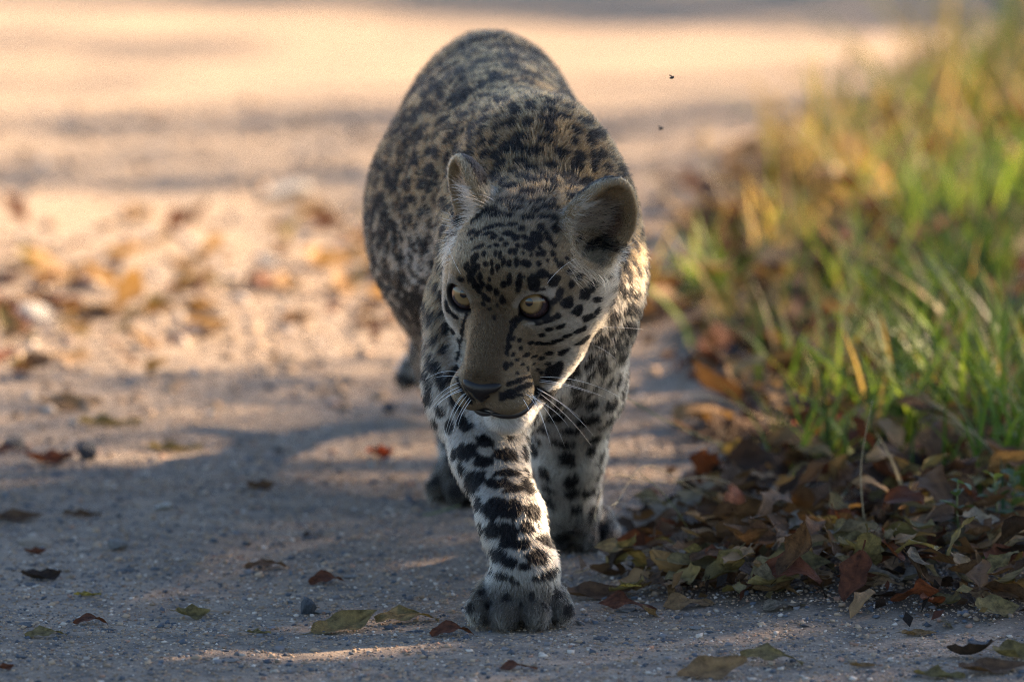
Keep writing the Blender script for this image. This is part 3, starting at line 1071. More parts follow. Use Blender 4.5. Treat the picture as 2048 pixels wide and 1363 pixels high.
def make_fur(count):
    p, n = sample_roots(count)
    keep = np.ones(count, bool)
    for s in (-1, 1):
        de = np.linalg.norm(p - EYES[s], axis=1)
        ax = EYE_AX[s]
        keep &= ~((de < .0150) & ((p - EYES[s]) @ ax > .003))
        keep &= ~(de < .0125)
        keep &= seg_dist(p, MOUTH[s]) > .0034
    nq = (head_local(p) - NOSE_C) / NOSE_RAD
    keep &= np.linalg.norm(nq, axis=1) > 1.02
    p, n = p[keep], n[keep]
    N = len(p)
    q = head_local(p)
    hwt = head_weight(p)
    z, y = p[:, 2], p[:, 1]
    # direction the coat lies in
    flow = np.tile(np.array([0, 1.0, -.30]), (N, 1))
    frontc = step(.26, .12, y)[:, None]
    flow = flow * (1 - frontc) + np.array([0, .25, -1.0]) * frontc
    leg = step(.17, .12, z)[:, None]
    flow = flow * (1 - leg) + np.array([0, .15, -1.0]) * leg
    pw = step(.036, .022, z)[:, None]
    flow = flow * (1 - pw) + np.array([0, -.55, -.5]) * pw
    top = step(.2, .6, n[:, 2])[:, None] * (1 - leg)
    flow = flow * (1 - top) + np.array([0, 1.0, -.1]) * top
    hd = q - np.array([0, 50.0, -30.0])
    hd[:, 2] *= .8
    hd /= np.linalg.norm(hd, axis=1, keepdims=True)
    hfl = hd @ HEAD_R.T
    flow = flow * (1 - hwt[:, None]) + hfl * hwt[:, None]
    ln = .0072 + .0014 * smooth_noise(p, 60, 11)
    ln = ln * (1 - leg[:, 0] * .22)
    ln = np.where(n[:, 2] < -.3, ln * 1.25, ln)
    hl = .0034 + .0045 * step(-20, -55, q[:, 1]) + .0035 * step(-30, -50, q[:, 1]) * step(25, 40, np.abs(q[:, 0]))
    hl = hl - .0010 * step(0, 20, q[:, 1]) * step(-66, -58, q[:, 2]) + .0026 * step(-66, -74, q[:, 2])
    mz = step(12, 24, q[:, 1]) * step(-40, -50, q[:, 2]) * step(-64, -60, q[:, 2])
    hl = hl - .0012 * mz
    ln = ln * (1 - hwt) + hl * hwt
    ln = ln * (1 - .10 * pw[:, 0])
    lift = .42 + .08 * smooth_noise(p, 90, 12)
    lift = lift * (1 - hwt) + (.44 + .06 * step(-10, 10, q[:, 1])) * hwt
    extra = np.zeros(N, bool)
    for s in (-1, 1):
        e = ear_local(p, s)
        ine = ear_mask(e, -16, -8)
        facing = n @ EAR[s][1][:, 1]
        c, Rm = EAR[s]
        ed = np.tile(Rm[:, 2], (N, 1))
        flow = flow * (1 - ine[:, None]) + ed * ine[:, None]
        ln = ln * (1 - ine) + .0034 * ine
        # long wisps growing across the cup from its inner edge
        inner = -s if Rm[:, 0] @ HEAD_R[:, 0] * s > 0 else s
        outw = HEAD_R[:, 0] * s
        wisp = (ine > .4) & (facing > .1) & (e[:, 0] * np.sign(Rm[:, 0] @ outw) < 4) & (RNG.random(N) < .20) & (e[:, 2] < 16)
        wisp2 = (np.abs(e[:, 2] + 20) < 9) & (np.abs(e[:, 0]) < 22) & (facing > .0) & (RNG.random(N) < .12)
        wz = wisp | wisp2
        flow[wz] = outw * 1.0 + Rm[:, 2] * RNG.normal(.12, .28, (N, 1))[wz] + Rm[:, 1] * .25
        ln = np.where(wisp, RNG.uniform(.010, .018, N), ln)
        ln = np.where(wisp2, RNG.uniform(.008, .015, N), ln)
        extra |= wz
    for s in (-1, 1):                                     # hairs turn away from the eye
        e = p - EYES[s]
        de = np.linalg.norm(e, axis=1)
        w = step(.022, .015, de)[:, None]
        away = e / de[:, None]
        flow = flow * (1 - w * .8) + away * w * .8
        ln = ln * (1 - .5 * w[:, 0])
    flow -= n * (flow * n).sum(1, keepdims=True)
    flow /= np.linalg.norm(flow, axis=1, keepdims=True) + 1e-9
    side = np.cross(n, flow)
    # wave and tuft the coat
    tw = .30 * smooth_noise(p, 220, 21) + .22 * smooth_noise(p, 75, 22) + RNG.normal(0, .16, N)
    flow = flow + side * tw[:, None]
    flow /= np.linalg.norm(flow, axis=1, keepdims=True)
    lift = np.clip(lift + RNG.normal(0, .10 + .08 * (1 - hwt), N), .15, 1.1)
    ln = ln * RNG.uniform(.7, 1.15, N)
    d0 = flow * np.cos(lift * 1.35)[:, None] + n * np.sin(lift * 1.35)[:, None]
    d1 = flow * np.cos(lift * .45)[:, None] + n * np.sin(lift * .45)[:, None]
    d1[:, 2] -= .10
    pts = np.empty((N, 4, 3), np.float32)
    pts[:, 0] = p - n * .0006
    L = ln[:, None] / 3
    dm = d0 * .6 + d1 * .4
    pts[:, 1] = pts[:, 0] + d0 * L
    pts[:, 2] = pts[:, 1] + dm * L
    pts[:, 3] = pts[:, 2] + d1 * L
    bad = pts[:, :, 2] < .0008
    pts[:, :, 2][bad] = .0008
    look = p + (pts[:, 2] - p) * .8
    look -= n * ((look - p) * n).sum(1, keepdims=True) * .9
    base, blk = coat(p, n, look)
    # colour is chosen hair by hair, so the markings get feathered edges
    isb = RNG.random(N) < np.clip((blk - .5) * 2.2 + .5, 0, 1)
    jit = RNG.normal(1, .15, (N, 1)) + (.22 * smooth_noise(p, 900, 31) * hwt)[:, None] + (pw[:, 0] * RNG.normal(0, .55, N))[:, None]
    col = base * np.clip(jit, .35, 2.0)
    grey = RNG.random(N) < .05
    col[grey] *= .45
    col[isb] = np.array([.0045, .0042, .0044]) * np.clip(RNG.normal(1, .35, (isb.sum(), 1)), .4, 2.2)
    col[extra] = np.array([.38, .32, .235]) * RNG.uniform(.6, 1.25, (extra.sum(), 1))
    rad = (.000115 + .00003 * RNG.random(N)) * (1 - .25 * hwt)
    rad = np.where(extra, rad * 1.5, rad)
    rad = np.where(y > .25, rad * 1.35, rad)
    return pts, np.clip(col, .004, .9), rad


# nose leather sits here (head frame, mm)
NOSE_C = np.array([0, 47.5, -33.0])
NOSE_RAD = np.array([14.0, 9.0, 8.0])
# ================================================================ leopard cub: objects
CURVE_N = 500000
cm = attr_material('coat_skin', 'coat', .9, .1)
body_me = mesh_np('leopard_cub', BV, BQ, cm)
bc, bb = coat(BV, BN)
bcol = mix(bc * .75, (.012, .011, .012), np.clip(bb, 0, 1))
for s in (-1, 1):
    c_, Rm_ = EAR[s]
set_attr(body_me, 'coat', bcol)
cub = link('leopard_cub', body_me)
tag(cub, 'spotted leopard cub walking on the sandy track, head turned, one forepaw stepping forward', 'leopard')

pts, fcol, frad = make_fur(CURVE_N)
N = len(pts)
cu = bpy.data.hair_curves.new('fur')
cu.add_curves([4] * N)
cu.position_data.foreach_set('vector', pts.reshape(-1).astype(np.float32))
ra = cu.attributes.get('radius') or cu.attributes.new('radius', 'FLOAT', 'POINT')
prof = np.array([1.0, .95, .7, .12], np.float32)
ra.data.foreach_set('value', (frad[:, None] * prof[None]).astype(np.float32).ravel())
set_attr(cu, 'fur', fcol, 'CURVE')
fm = NT('fur')
fa = fm.n('Attribute', attribute_name='fur')
hb = fm.n('BsdfHairPrincipled', model='CHIANG', parametrization='COLOR')
fm.l(fa.outputs['Color'], hb.inputs['Color'])
hb.inputs['Roughness'].default_value = .42
hb.inputs['Radial Roughness'].default_value = .65
hb.inputs['IOR'].default_value = 1.22
fm.l(hb.outputs[0], fm.out.inputs['Surface'])
cu.materials.append(fm.mat)
fur = link('fur', cu, cub)


def cap_mesh(name, rad, ang, mat, segs=32, rings=12, bulge=0.0):
    """spherical cap round +Z of half-angle ang"""
    V, Fc = [(0, 0, rad + bulge)], []
    for i in range(1, rings + 1):
        a = ang * i / rings
        r = rad + bulge * (1 - (i / rings)**2)
        for j in range(segs):
            t = 2 * math.pi * j / segs
            V.append((r * math.sin(a) * math.cos(t), r * math.sin(a) * math.sin(t), r * math.cos(a)))
    for j in range(segs): Fc.append((0, 1 + j, 1 + (j + 1) % segs))
    for i in range(rings - 1):
        for j in range(segs):
            a, b = 1 + i * segs + j, 1 + i * segs + (j + 1) % segs
            Fc.append((a, a + segs, b + segs, b))
    return mesh_from(name, V, Fc, mat)


ms = NT('eye_white'); ms.set(Base_Color=(.028, .017, .019, 1), Roughness=.04)
mi = NT('iris')
tc = mi.n('TexCoord')
sep = mi.n('SeparateXYZ'); mi.l(tc.outputs['Object'], sep.inputs[0])
ln_ = mi.n('Math', operation='POWER', i_1=2.0); mi.l(sep.outputs[0], ln_.inputs[0])
l2 = mi.n('Math', operation='POWER', i_1=2.0); mi.l(sep.outputs[1], l2.inputs[0])
ad = mi.n('Math', operation='ADD'); mi.l(ln_.outputs[0], ad.inputs[0]); mi.l(l2.outputs[0], ad.inputs[1])
sq = mi.n('Math', operation='SQRT'); mi.l(ad.outputs[0], sq.inputs[0])
dv = mi.n('Math', operation='DIVIDE', i_1=.0085); mi.l(sq.outputs[0], dv.inputs[0])
ns = mi.n('TexNoise', i_Scale=1400.0, i_Detail=3.0); mi.l(tc.outputs['Object'], ns.inputs[0])
nm = mi.n('MapRange', i_3=-.12, i_4=.12); mi.l(ns.outputs[0], nm.inputs[0])
a2 = mi.n('Math', operation='ADD'); mi.l(dv.outputs[0], a2.inputs[0]); mi.l(nm.outputs[0], a2.inputs[1])
ic = mi.ramp(a2.outputs[0], [(0, (.06, .034, .013)), (.35, (.150, .095, .038)), (.75, (.20, .135, .06)), (.93, (.06, .036, .015)), (1.0, (.015, .012, .012))])
mi.l(ic, mi.bsdf.inputs['Base Color'])
mi.set(Roughness=.04)
mp = NT('pupil'); mp.set(Base_Color=(.003, .004, .006, 1), Roughness=.03)
ml = NT('eyelid'); ml.set(Base_Color=(.010, .012, .018, 1), Roughness=.28)
GAZE = norm([-.30, -1, .05])
for s in (-1, 1):
    eye = link('eye', cap_mesh('eye', EYE_R, math.pi * .98, ms.mat, 32, 24), cub)
    eye.location = EYES[s]
    eye.rotation_euler = Vector(GAZE).to_track_quat('Z', 'Y').to_euler()
    iris = link('iris', cap_mesh('iris', EYE_R + .0001, .80, mi.mat, 40, 12, .0010), eye)
    link('pupil', cap_mesh('pupil', EYE_R + .00112, .21, mp.mat, 24, 4), iris)

mn = NT('nose_leather')
nt = mn.n('TexVoronoi', i_Scale=900.0)
nb = mn.n('Bump', i_Strength=.25, i_Distance=.0004)
tcn = mn.n('TexCoord'); mn.l(tcn.outputs['Object'], nt.inputs['Vector'])
mn.l(nt.outputs['Distance'], nb.inputs['Height']); mn.l(nb.outputs[0], mn.bsdf.inputs['Normal'])
mn.set(Base_Color=(.008, .006, .006, 1), Roughness=.36)
mn.bsdf.inputs['Specular IOR Level'].default_value = .3
bm = bmesh.new()
bmesh.ops.create_uvsphere(bm, u_segments=40, v_segments=24, radius=1.0)
for v in bm.verts:
    x, y, z_ = v.co
    w = 1.0 if z_ > .45 else 1.0 - .78 * min(1, (.45 - z_) / 1.3)
    X = x * 15.5 * w
    Z = z_ * 8.6 - 1.2 * (1 - abs(x))
    Yv = y * 7.2 - .9 * abs(x)**2 * 3
    for sx in (-1, 1):          # nostril hollows
        d = math.sqrt(((X - sx * 7.4) / 3.2)**2 + ((Z + .8) / 2.0)**2)
        if y > 0 and d < 1: Yv -= 3.4 * (1 - d * d)
    v.co = (X * .001, Yv * .001, Z * .001)
nose_me = bpy.data.meshes.new('nose'); bm.to_mesh(nose_me); bm.free()
nose_me.materials.append(mn.mat)
nose_me.polygons.foreach_set('use_smooth', [True] * len(nose_me.polygons))
nose = link('nose', nose_me, cub)
nose.matrix_world = Matrix.Translation(H(*NOSE_C)) @ Matrix([list(r) for r in HEAD_R]).to_4x4()

lipm = NT('lip'); lipm.set(Base_Color=(.010, .008, .009, 1), Roughness=.45)


def lip_tube(pts, rs, name='lip', sides=8):
    V, Fc = [], []
    for i, p in enumerate(pts):
        t = norm(pts[min(i + 1, len(pts) - 1)] - pts[max(i - 1, 0)])
        a = norm(np.cross(t, hw)); b = np.cross(t, a)
        for j in range(sides):
            th = 6.2832 * j / sides
            V.append(p + (a * math.cos(th) + b * math.sin(th) * 1.3) * rs[i])
    for i in range(len(pts) - 1):
        for j in range(sides):
            k, m = i * sides + j, i * sides + (j + 1) % sides
            Fc.append((k, m, m + sides, k + sides))
    return link(name, mesh_from(name, V, Fc, lipm.mat), cub)


for s in (-1, 1):
    ctl = [H(s * .2, 44.0, -59.5), H(3 * max(s, 0) + s * 8, 42.3, -60.8), H(2 * max(s, 0) + s * 16, 36, -63), H(s * 22, 28, -62.5), H(s * 25.5, 18, -60.5)]
    pts_ = []
    for i in range(4):
        for t in np.linspace(0, 1, 6, endpoint=False):
            pa, a_, b_, pb = ctl[max(0, i - 1)], ctl[i], ctl[i + 1], ctl[min(4, i + 2)]
            pts_.append(.5 * ((2 * a_) + (b_ - pa) * t + (2 * pa - 5 * a_ + 4 * b_ - pb) * t * t + (3 * a_ - pa - 3 * b_ + pb) * t**3))
    pts_.append(ctl[-1])
    lip_tube(pts_, [.0006 + (.0013 if s > 0 else .0015) * math.sin(math.pi * (i / (len(pts_) - 1))**.7) for i in range(len(pts_))])

mw = NT('whisker'); mw.set(Base_Color=(.85, .85, .85, 1), Roughness=.35)


def tube(name, pts, r0, r1, mat, parent=None, sides=5):
    pts = [np.asarray(p, float) for p in pts]
    V, Fc = [], []
    for i, p in enumerate(pts):
        t = norm(pts[min(i + 1, len(pts) - 1)] - pts[max(i - 1, 0)])
        a = norm(np.cross(t, [.31, .77, .55])); b = np.cross(t, a)
        r = r0 + (r1 - r0) * i / (len(pts) - 1)
        for j in range(sides):
            th = 6.2832 * j / sides
            V.append(p + (a * math.cos(th) + b * math.sin(th)) * r)
    for i in range(len(pts) - 1):
        for j in range(sides):
            k, m = i * sides + j, i * sides + (j + 1) % sides
            Fc.append((k, m, m + sides, k + sides))
    Fc.append(tuple(range(sides))[::-1]); Fc.append(tuple(range((len(pts) - 1) * sides, len(pts) * sides)))
    return link(name, mesh_from(name, V, Fc, mat), parent)


def bez(p0, p1, p2, n=9):
    return [p0 * (1 - t)**2 + 2 * p1 * t * (1 - t) + p2 * t * t for t in np.linspace(0, 1, n)]


WH = [(560, 1042, 760, 1035, 915, 1125), (560, 1055, 700, 1062, 862, 1132), (560, 1062, 690, 1072, 800, 1112),
      (553, 1092, 690, 1150, 805, 1297), (548, 1098, 690, 1190, 795, 1340), (538, 1105, 590, 1220, 620, 1350), (522, 1118, 575, 1180, 602, 1290),
      (530, 1110, 620, 1180, 680, 1345), (505, 1112, 640, 1170, 700, 1262), (548, 1085, 640, 1130, 745, 1215), (498, 1135, 540, 1200, 545, 1262),
      (215, 1018, 140, 1000, 68, 1052), (212, 1040, 150, 1030, 105, 1045), (215, 1062, 140, 1090, 95, 1158), (220, 1082, 140, 1110, 92, 1182),
      (228, 1092, 170, 1110, 110, 1175), (245, 1110, 170, 1180, 152, 1318), (250, 1122, 190, 1190, 165, 1292), (238, 1112, 190, 1150, 172, 1235),
      (232, 1100, 160, 1120, 120, 1162), (262, 1130, 200, 1210, 185, 1305), (270, 1140, 220, 1200, 210, 1260),
      (815, 828, 900, 818, 1028, 832), (795, 900, 850, 910, 905, 962), (600, 640, 650, 560, 730, 520), (225, 600, 190, 540, 170, 470)]
for k, (x0, y0, x1, y1, x2, y2) in enumerate(WH):
    c, n = hit(820 + x0 / 2.198, 280 + y0 / 2.198)
    if c is None: continue
    f1, f2 = -.004 - .004 * random.random(), -.004 + .02 * random.random()
    p1 = P(820 + x1 / 2.198, 280 + y1 / 2.198, c[1] + f1)
    p2 = P(820 + x2 / 2.198, 280 + y2 / 2.198, c[1] + f2)
    tube('whisker', bez(c - np.array(n) * .001, p1, p2), .00017 * random.uniform(.75, 1.15) if k < 22 else .00010, .00004, mw.mat, cub)
# ================================================================ dead leaves
def leaf_mesh(seed, L=1.0, W=.5, fold=.25, curl=.3, wave=.06, twist=.2, col=(.2, .12, .06), col2=None, bite=0.0):
    """one dead leaf, length L along +X, with midrib, wavy rim, curled; colours as point colours"""
    g = random.Random(seed)
    nu, nv = 11, 7
    V, C, Fc = [], [], []
    col = np.array(col); col2 = col * np.array([.65, .62, .6]) if col2 is None else np.array(col2)
    ph = g.uniform(0, 6.28)
    for i in range(nu):
        u = i / (nu - 1)
        w = W * (math.sin(math.pi * min(1, u * .96 + .02)**.85)**.8) * (1 - .18 * u)
        w = max(w, .012)
        for j in range(nv):
            v = j / (nv - 1) * 2 - 1
            ww = w * .5 * (1 + wave * 2 * math.sin(u * 13 + ph + (2 if v > 0 else 0)) * abs(v))
            if bite and v > 0 and abs(u - .6) < .12: ww *= 1 - bite * abs(v)
            x, y = (u - .5) * L, v * ww
            z = fold * abs(y) + wave * L * .35 * abs(v)**2 * math.sin(u * 11 + ph + v)
            a = twist * (u - .5)
            y, z = y * math.cos(a) - z * math.sin(a), y * math.sin(a) + z * math.cos(a)
            th = curl * (u - .5) * 2
            if abs(curl) > .02:
                R = L / (2 * curl)
                x, z = (R - z) * math.sin(x / R), R - (R - z) * math.cos(x / R)
            V.append((x, y, z))
            vein = .82 if j == nv // 2 else 1.0
            k = noise.noise(Vector((u * 4 + seed, v * 3, seed * .37))) * .5 + .5
            blot = 1 if noise.noise(Vector((u * 7 + seed, v * 5, 3.1))) < .32 else .55
            C.append(1.4 * (col * (1 - k) + col2 * k) * vein * blot * (1.1 if abs(v) < .9 else .8))
    for i in range(nu - 1):
        for j in range(nv - 1):
            a = i * nv + j
            Fc.append((a, a + nv, a + nv + 1, a + 1))
    # petiole
    o = len(V)
    s0 = np.array(V[nv // 2])
    for k, (dx, dz) in enumerate(((0, 0), (-.09, .012), (-.18, .035))):
        for dy in (-.008, .008):
            V.append((s0[0] + dx * L, s0[1] + dy * L + .02 * k * L * g.uniform(-1, 1), s0[2] + dz * L)); C.append(col * .8)
    for k in range(2): Fc.append((o + 2 * k, o + 2 * k + 2, o + 2 * k + 3, o + 2 * k + 1))
    me = mesh_from('leaf', V, Fc, DRY)
    set_attr(me, 'tint', np.clip(np.array(C), .002, .8))
    return me


DRY = leaf_material('dry_leaf', trans=.22, rough=.7, grain=7.0)
PAL = {'olive': ((.20, .165, .075), (.135, .105, .048)), 'tan': ((.27, .175, .09), (.17, .105, .055)), 'brown': ((.13, .072, .038), (.075, .042, .024)),
       'rust': ((.15, .050, .022), (.08, .028, .016)), 'red': ((.30, .055, .018), (.14, .03, .014)), 'dark': ((.045, .026, .018), (.025, .016, .012)),
       'yellow': ((.42, .33, .07), (.28, .20, .05)), 'grey': ((.21, .18, .15), (.13, .115, .095))}
LEAVES = {}
for ci, (cn, (a, b)) in enumerate(PAL.items()):
    LEAVES[cn] = [leaf_mesh(100 * ci + k, 1.0, (.52, .44, .60, .40, .5)[k], (.35, .15, .5, .6, .25)[k], (.35, -.40, .75, .25, -.60)[k],
                            (.08, .13, .10, .14, .12)[k], (.4, -.8, 1.1, .6, -1.2)[k], a, b, (0, .5, 0, .3, 0)[k]) for k in range(5)]


def put_leaf(p, length, cn, var, yaw, tilt=(0, 0), lift=0.0, label=None, group=None):
    o = link('fallen_leaf', LEAVES[cn][var])
    o.scale = (length,) * 3
    o.rotation_euler = (tilt[0], tilt[1], yaw)
    bb = [Vector(c) for c in o.bound_box]
    R = o.rotation_euler.to_matrix()
    lo = min((R @ Vector(v.co)).z for v in LEAVES[cn][var].vertices) * length
    gz = float(ground_h(p[0], p[1]))
    o.location = (p[0], p[1], gz - lo * .92 + lift + .0006)
    return tag(o, label, 'leaf', group)


def leaf_px(x, y, w_px, cn, var, yaw_deg, label, tilt=(0, 0), lift=0.0):
    c = G(x, y)
    k = FPX / np.linalg.norm(c - CAM)
    return put_leaf(c, w_px / k, cn, var, math.radians(yaw_deg), tilt, lift, label)


ONE = [(690, 1252, 150, 'olive', 0, 25, 'big olive-tan leaf with raised tip, lying left of the forepaw', (.35, -.25)),
       (815, 1240, 132, 'olive', 1, 5, 'long wavy olive leaf between the big leaf and the forepaw', (.25, 0)),
       (905, 1270, 92, 'rust', 4, 8, 'narrow rust-red curled leaf just before the forepaw', (.2, 0)),
       (1035, 1336, 82, 'rust', 1, 0, 'small rust-brown leaf on the bare sand in front of the forepaw', (.1, 0)),
       (1425, 1352, 150, 'tan', 0, 18, 'large tan leaf tilted up on the foreground sand, touching an olive leaf', (.5, -.2)),
       (1545, 1330, 130, 'olive', 1, -5, 'olive-green leaf with a thin stalk beside the large tan leaf', (.3, .1)),
       (1728, 1332, 58, 'tan', 3, 0, 'tiny tan leaf with a white crumb on the open sand', (.1, 0)),
       (1570, 1235, 92, 'grey', 1, 10, 'grey-brown twisted leaf lying alone in front of the litter', (.15, 0)),
       (1838, 1272, 72, 'tan', 3, 10, 'spotted tan leaf on sand beside a small pointed leaf', (.3, 0)),
       (1895, 1262, 60, 'grey', 0, 70, 'small pointed grey leaf standing on edge on the sand', (.6, .2)),
       (1940, 1320, 120, 'dark', 2, 150, 'dark rolled leaf in the near leaf heap at the corner', (.3, .2)),
       (1985, 1345, 150, 'brown', 0, 20, 'broad brown leaf in the near heap under the dark rolled one', (.2, 0)),
       (1880, 1352, 110, 'olive', 3, -20, 'olive leaf at the rim of the near leaf heap', (.3, 0)),
       (2030, 1322, 120, 'olive', 2, 30, 'greenish curled leaf on top of the near leaf heap', (.4, 0)),
       (1990, 1255, 120, 'olive', 0, 40, 'upright olive leaf leaning on the litter at its sandy edge', (.7, .1)),
       (93, 1268, 88, 'olive', 1, 15, 'crumpled olive leaf on the shaded sand left of a red leaf scrap', (.25, 0)),
       (182, 1238, 72, 'rust', 4, 5, 'thin red leaf scrap behind a crumpled olive leaf', (.1, 0)),
       (385, 1222, 76, 'olive', 2, 5, 'small folded olive leaf with dark ends on bare sand', (.5, 0)),
       (518, 1262, 50, 'olive', 3, -10, 'tiny olive leaf with a pointed tip near the big olive leaf', (.2, 0)),
       (655, 1165, 78, 'rust', 4, 14, 'dark crimson curled leaf on shaded sand behind the blue-grey stone', (.3, 0)),
       (82, 1150, 92, 'dark', 2, 4, 'dark humped leaf like a little tent on the sand', (.2, 0)),
       (175, 1185, 56, 'yellow', 3, 8, 'pale yellow leaf lying flat on shaded sand', (.1, 0)),
       (535, 1135, 90, 'brown', 1, 5, 'flat brown leaf behind the small folded olive leaf', (.15, 0)),
       (30, 1045, 110, 'brown', 0, 10, 'brown leaf at the left side of the track near a buff stone', (.25, 0)),
       (165, 1035, 80, 'brown', 3, -8, 'brown narrow leaf on a sunlit streak of sand', (.2, 0)),
       (70, 1105, 50, 'rust', 2, 0, 'rust leaf leaning on the wide buff stone', (.3, 0)),
       (100, 935, 110, 'rust', 2, 0, 'dark red curled leaf beside the large slate-blue stone', (.2, 0)),
       (20, 905, 80, 'rust', 1, 0, 'orange leaf under a blue-grey stone', (.1, 0)),
       (760, 915, 62, 'red', 2, 0, 'bright orange-red curled leaf glowing on the sand beside the cub', (.6, 0)),
       (350, 902, 110, 'olive', 3, 0, 'long olive leaf on the sand behind a lit streak', (.1, 0)),
       (140, 815, 130, 'tan', 0, 8, 'pointed tan leaf with an orange end at the sunny litter edge', (.35, 0)),
       (220, 850, 130, 'olive', 3, 5, 'long flat olive leaf beside a white pebble', (.1, 0)),
       (520, 985, 70, 'brown', 2, 0, 'small crumpled brown leaf on streaked sand', (.3, 0)),
       (625, 1072, 42, 'dark', 1, 0, 'small dark leaf scrap on the shaded sand', (.1, 0)),
       (10, 1335, 40, 'rust', 2, 30, 'rust-coloured leaf tip at the corner of the near sand', (.4, 0)),
       (1190, 1195, 150, 'brown', 0, 18, 'humped brown leaf close behind the forepaw', (.3, 0)),
       (1255, 1222, 120, 'rust', 1, -12, 'reddish leaf next to the paw with a yellow scrap on it', (.3, .1)),
       (1262, 1218, 42, 'yellow', 3, 5, 'small bright yellow leaf scrap lying on a reddish leaf', (.2, 0), .014),
       (1298, 1236, 60, 'tan', 2, 80, 'curled tan leaf standing beside the yellow scrap', (.6, .2)),
       (1380, 1222, 110, 'tan', 1, 6, 'tan leaf at the sandy front of the litter', (.4, 0)),
       (1400, 1190, 140, 'olive', 0, 12, 'long grey-green leaf inside the litter front', (.4, 0), .012),
       (1600, 1205, 130, 'olive', 0, -15, 'pale olive leaf leaning at the litter front beside a rust one', (.7, 0), .01),
       (1720, 1190, 130, 'olive', 2, 30, 'broad olive leaf with curved back in the litter front', (.6, .1), .012),
       (1850, 1190, 100, 'rust', 2, 60, 'reddish rounded leaf at the litter front', (.6, 0), .01)]
for e in ONE:
    leaf_px(e[0], e[1], e[2], e[3], e[4], e[5], e[6], e[7], e[8] if len(e) > 8 else 0.0)

WORDS = {'olive': 'olive-grey', 'tan': 'tan', 'brown': 'brown', 'rust': 'rust-red', 'red': 'bright red', 'dark': 'blackish', 'grey': 'grey-brown'}


FAR = []          # leaves beyond the few hundred that show largest


def litter(n, region, sizes, cols, probs, where, seed, heap=.03, keep=999):
    g = random.Random(seed)
    k = 0
    for _ in range(n * 30):
        if k >= n: break
        x, y = g.uniform(*region[0]), g.uniform(*region[1])
        c = G(x, y)
        if c[0] < verge_edge(c[1]) + g.uniform(-.012, .05): continue
        if math.hypot(c[0] - PAW_B[0], c[1] - PAW_B[1]) < .05 or math.hypot(c[0] - PAW_A[0], c[1] - PAW_A[1]) < .055: continue
        cn = g.choices(cols, probs)[0]
        L = g.uniform(*sizes)
        depth = min(1, max(0, (c[0] - float(verge_edge(c[1]))) / .1))
        o = put_leaf(c, L, cn, g.randrange(5), g.uniform(0, 6.28), (g.gauss(0, .36), g.gauss(0, .32)), heap * depth * g.random(),
                     WORDS[cn] + ' dead leaf ' + where, WORDS[cn] + ' leaves ' + where)
        if k >= keep: FAR.append(o)
        k += 1


litter(90, ((1140, 2060), (1120, 1250)), (.026, .046), ['brown', 'olive', 'tan', 'rust', 'dark', 'grey'], [.32, .2, .2, .08, .10, .10], 'at the sandy front of the litter', 15, .012, 60)
litter(260, ((1150, 2060), (985, 1235)), (.026, .050), ['brown', 'olive', 'tan', 'rust', 'dark', 'grey'], [.34, .18, .2, .08, .10, .10], 'in the litter at the edge of the track', 5, .026, 85)
litter(200, ((1230, 2060), (620, 990)), (.030, .058), ['brown', 'tan', 'rust', 'red', 'dark', 'olive'], [.32, .2, .2, .04, .16, .08], 'among the grass of the verge', 6, .022, 55)
litter(130, ((1230, 2060), (250, 620)), (.035, .065), ['brown', 'tan', 'rust', 'dark'], [.3, .28, .27, .15], 'far back on the verge', 7, .025, 22)
gl = random.Random(9)
for k in range(110):
    x, y = gl.uniform(-20, 830), gl.gauss(600, 85)
    y += -.10 * (x - 400)
    if not 400 < y < 770: continue
    c = G(x, y)
    cn = gl.choices(['tan', 'rust', 'brown', 'olive'], [.42, .22, .18, .18])[0]
    o = put_leaf(c, gl.uniform(.022, .048), cn, gl.randrange(5), gl.uniform(0, 6.28), (gl.gauss(0, .4), gl.gauss(0, .35)), 0, WORDS[cn] + ' dead leaf on the sunny strip beyond the cub', WORDS[cn] + ' leaves on the sunny strip')
    if k >= 38: FAR.append(o)

# everything past the largest few hundred becomes one mass of litter
VV, FF, CC, off = [], [], [], 0
for o in FAR:
    me = o.data
    M = np.array(Matrix.LocRotScale(o.location, o.rotation_euler, o.scale))
    v = np.empty(len(me.vertices) * 3, np.float32); me.vertices.foreach_get('co', v); v = v.reshape(-1, 3) @ M[:3, :3].T + M[:3, 3]
    q = np.empty(len(me.loops), np.int32); me.loops.foreach_get('vertex_index', q)
    c = np.empty(len(me.vertices) * 4, np.float32); me.attributes['tint'].data.foreach_get('color', c)
    VV.append(v); FF.append(q.reshape(-1, 4) + off); CC.append(c.reshape(-1, 4)[:, :3]); off += len(v)
    bpy.data.objects.remove(o)
me = mesh_np('leaf_litter', np.concatenate(VV), np.concatenate(FF), DRY)
set_attr(me, 'tint', np.concatenate(CC))
tag(link('leaf_litter', me), 'mass of small dead leaves filling the verge and the sunny strip', kind='stuff')

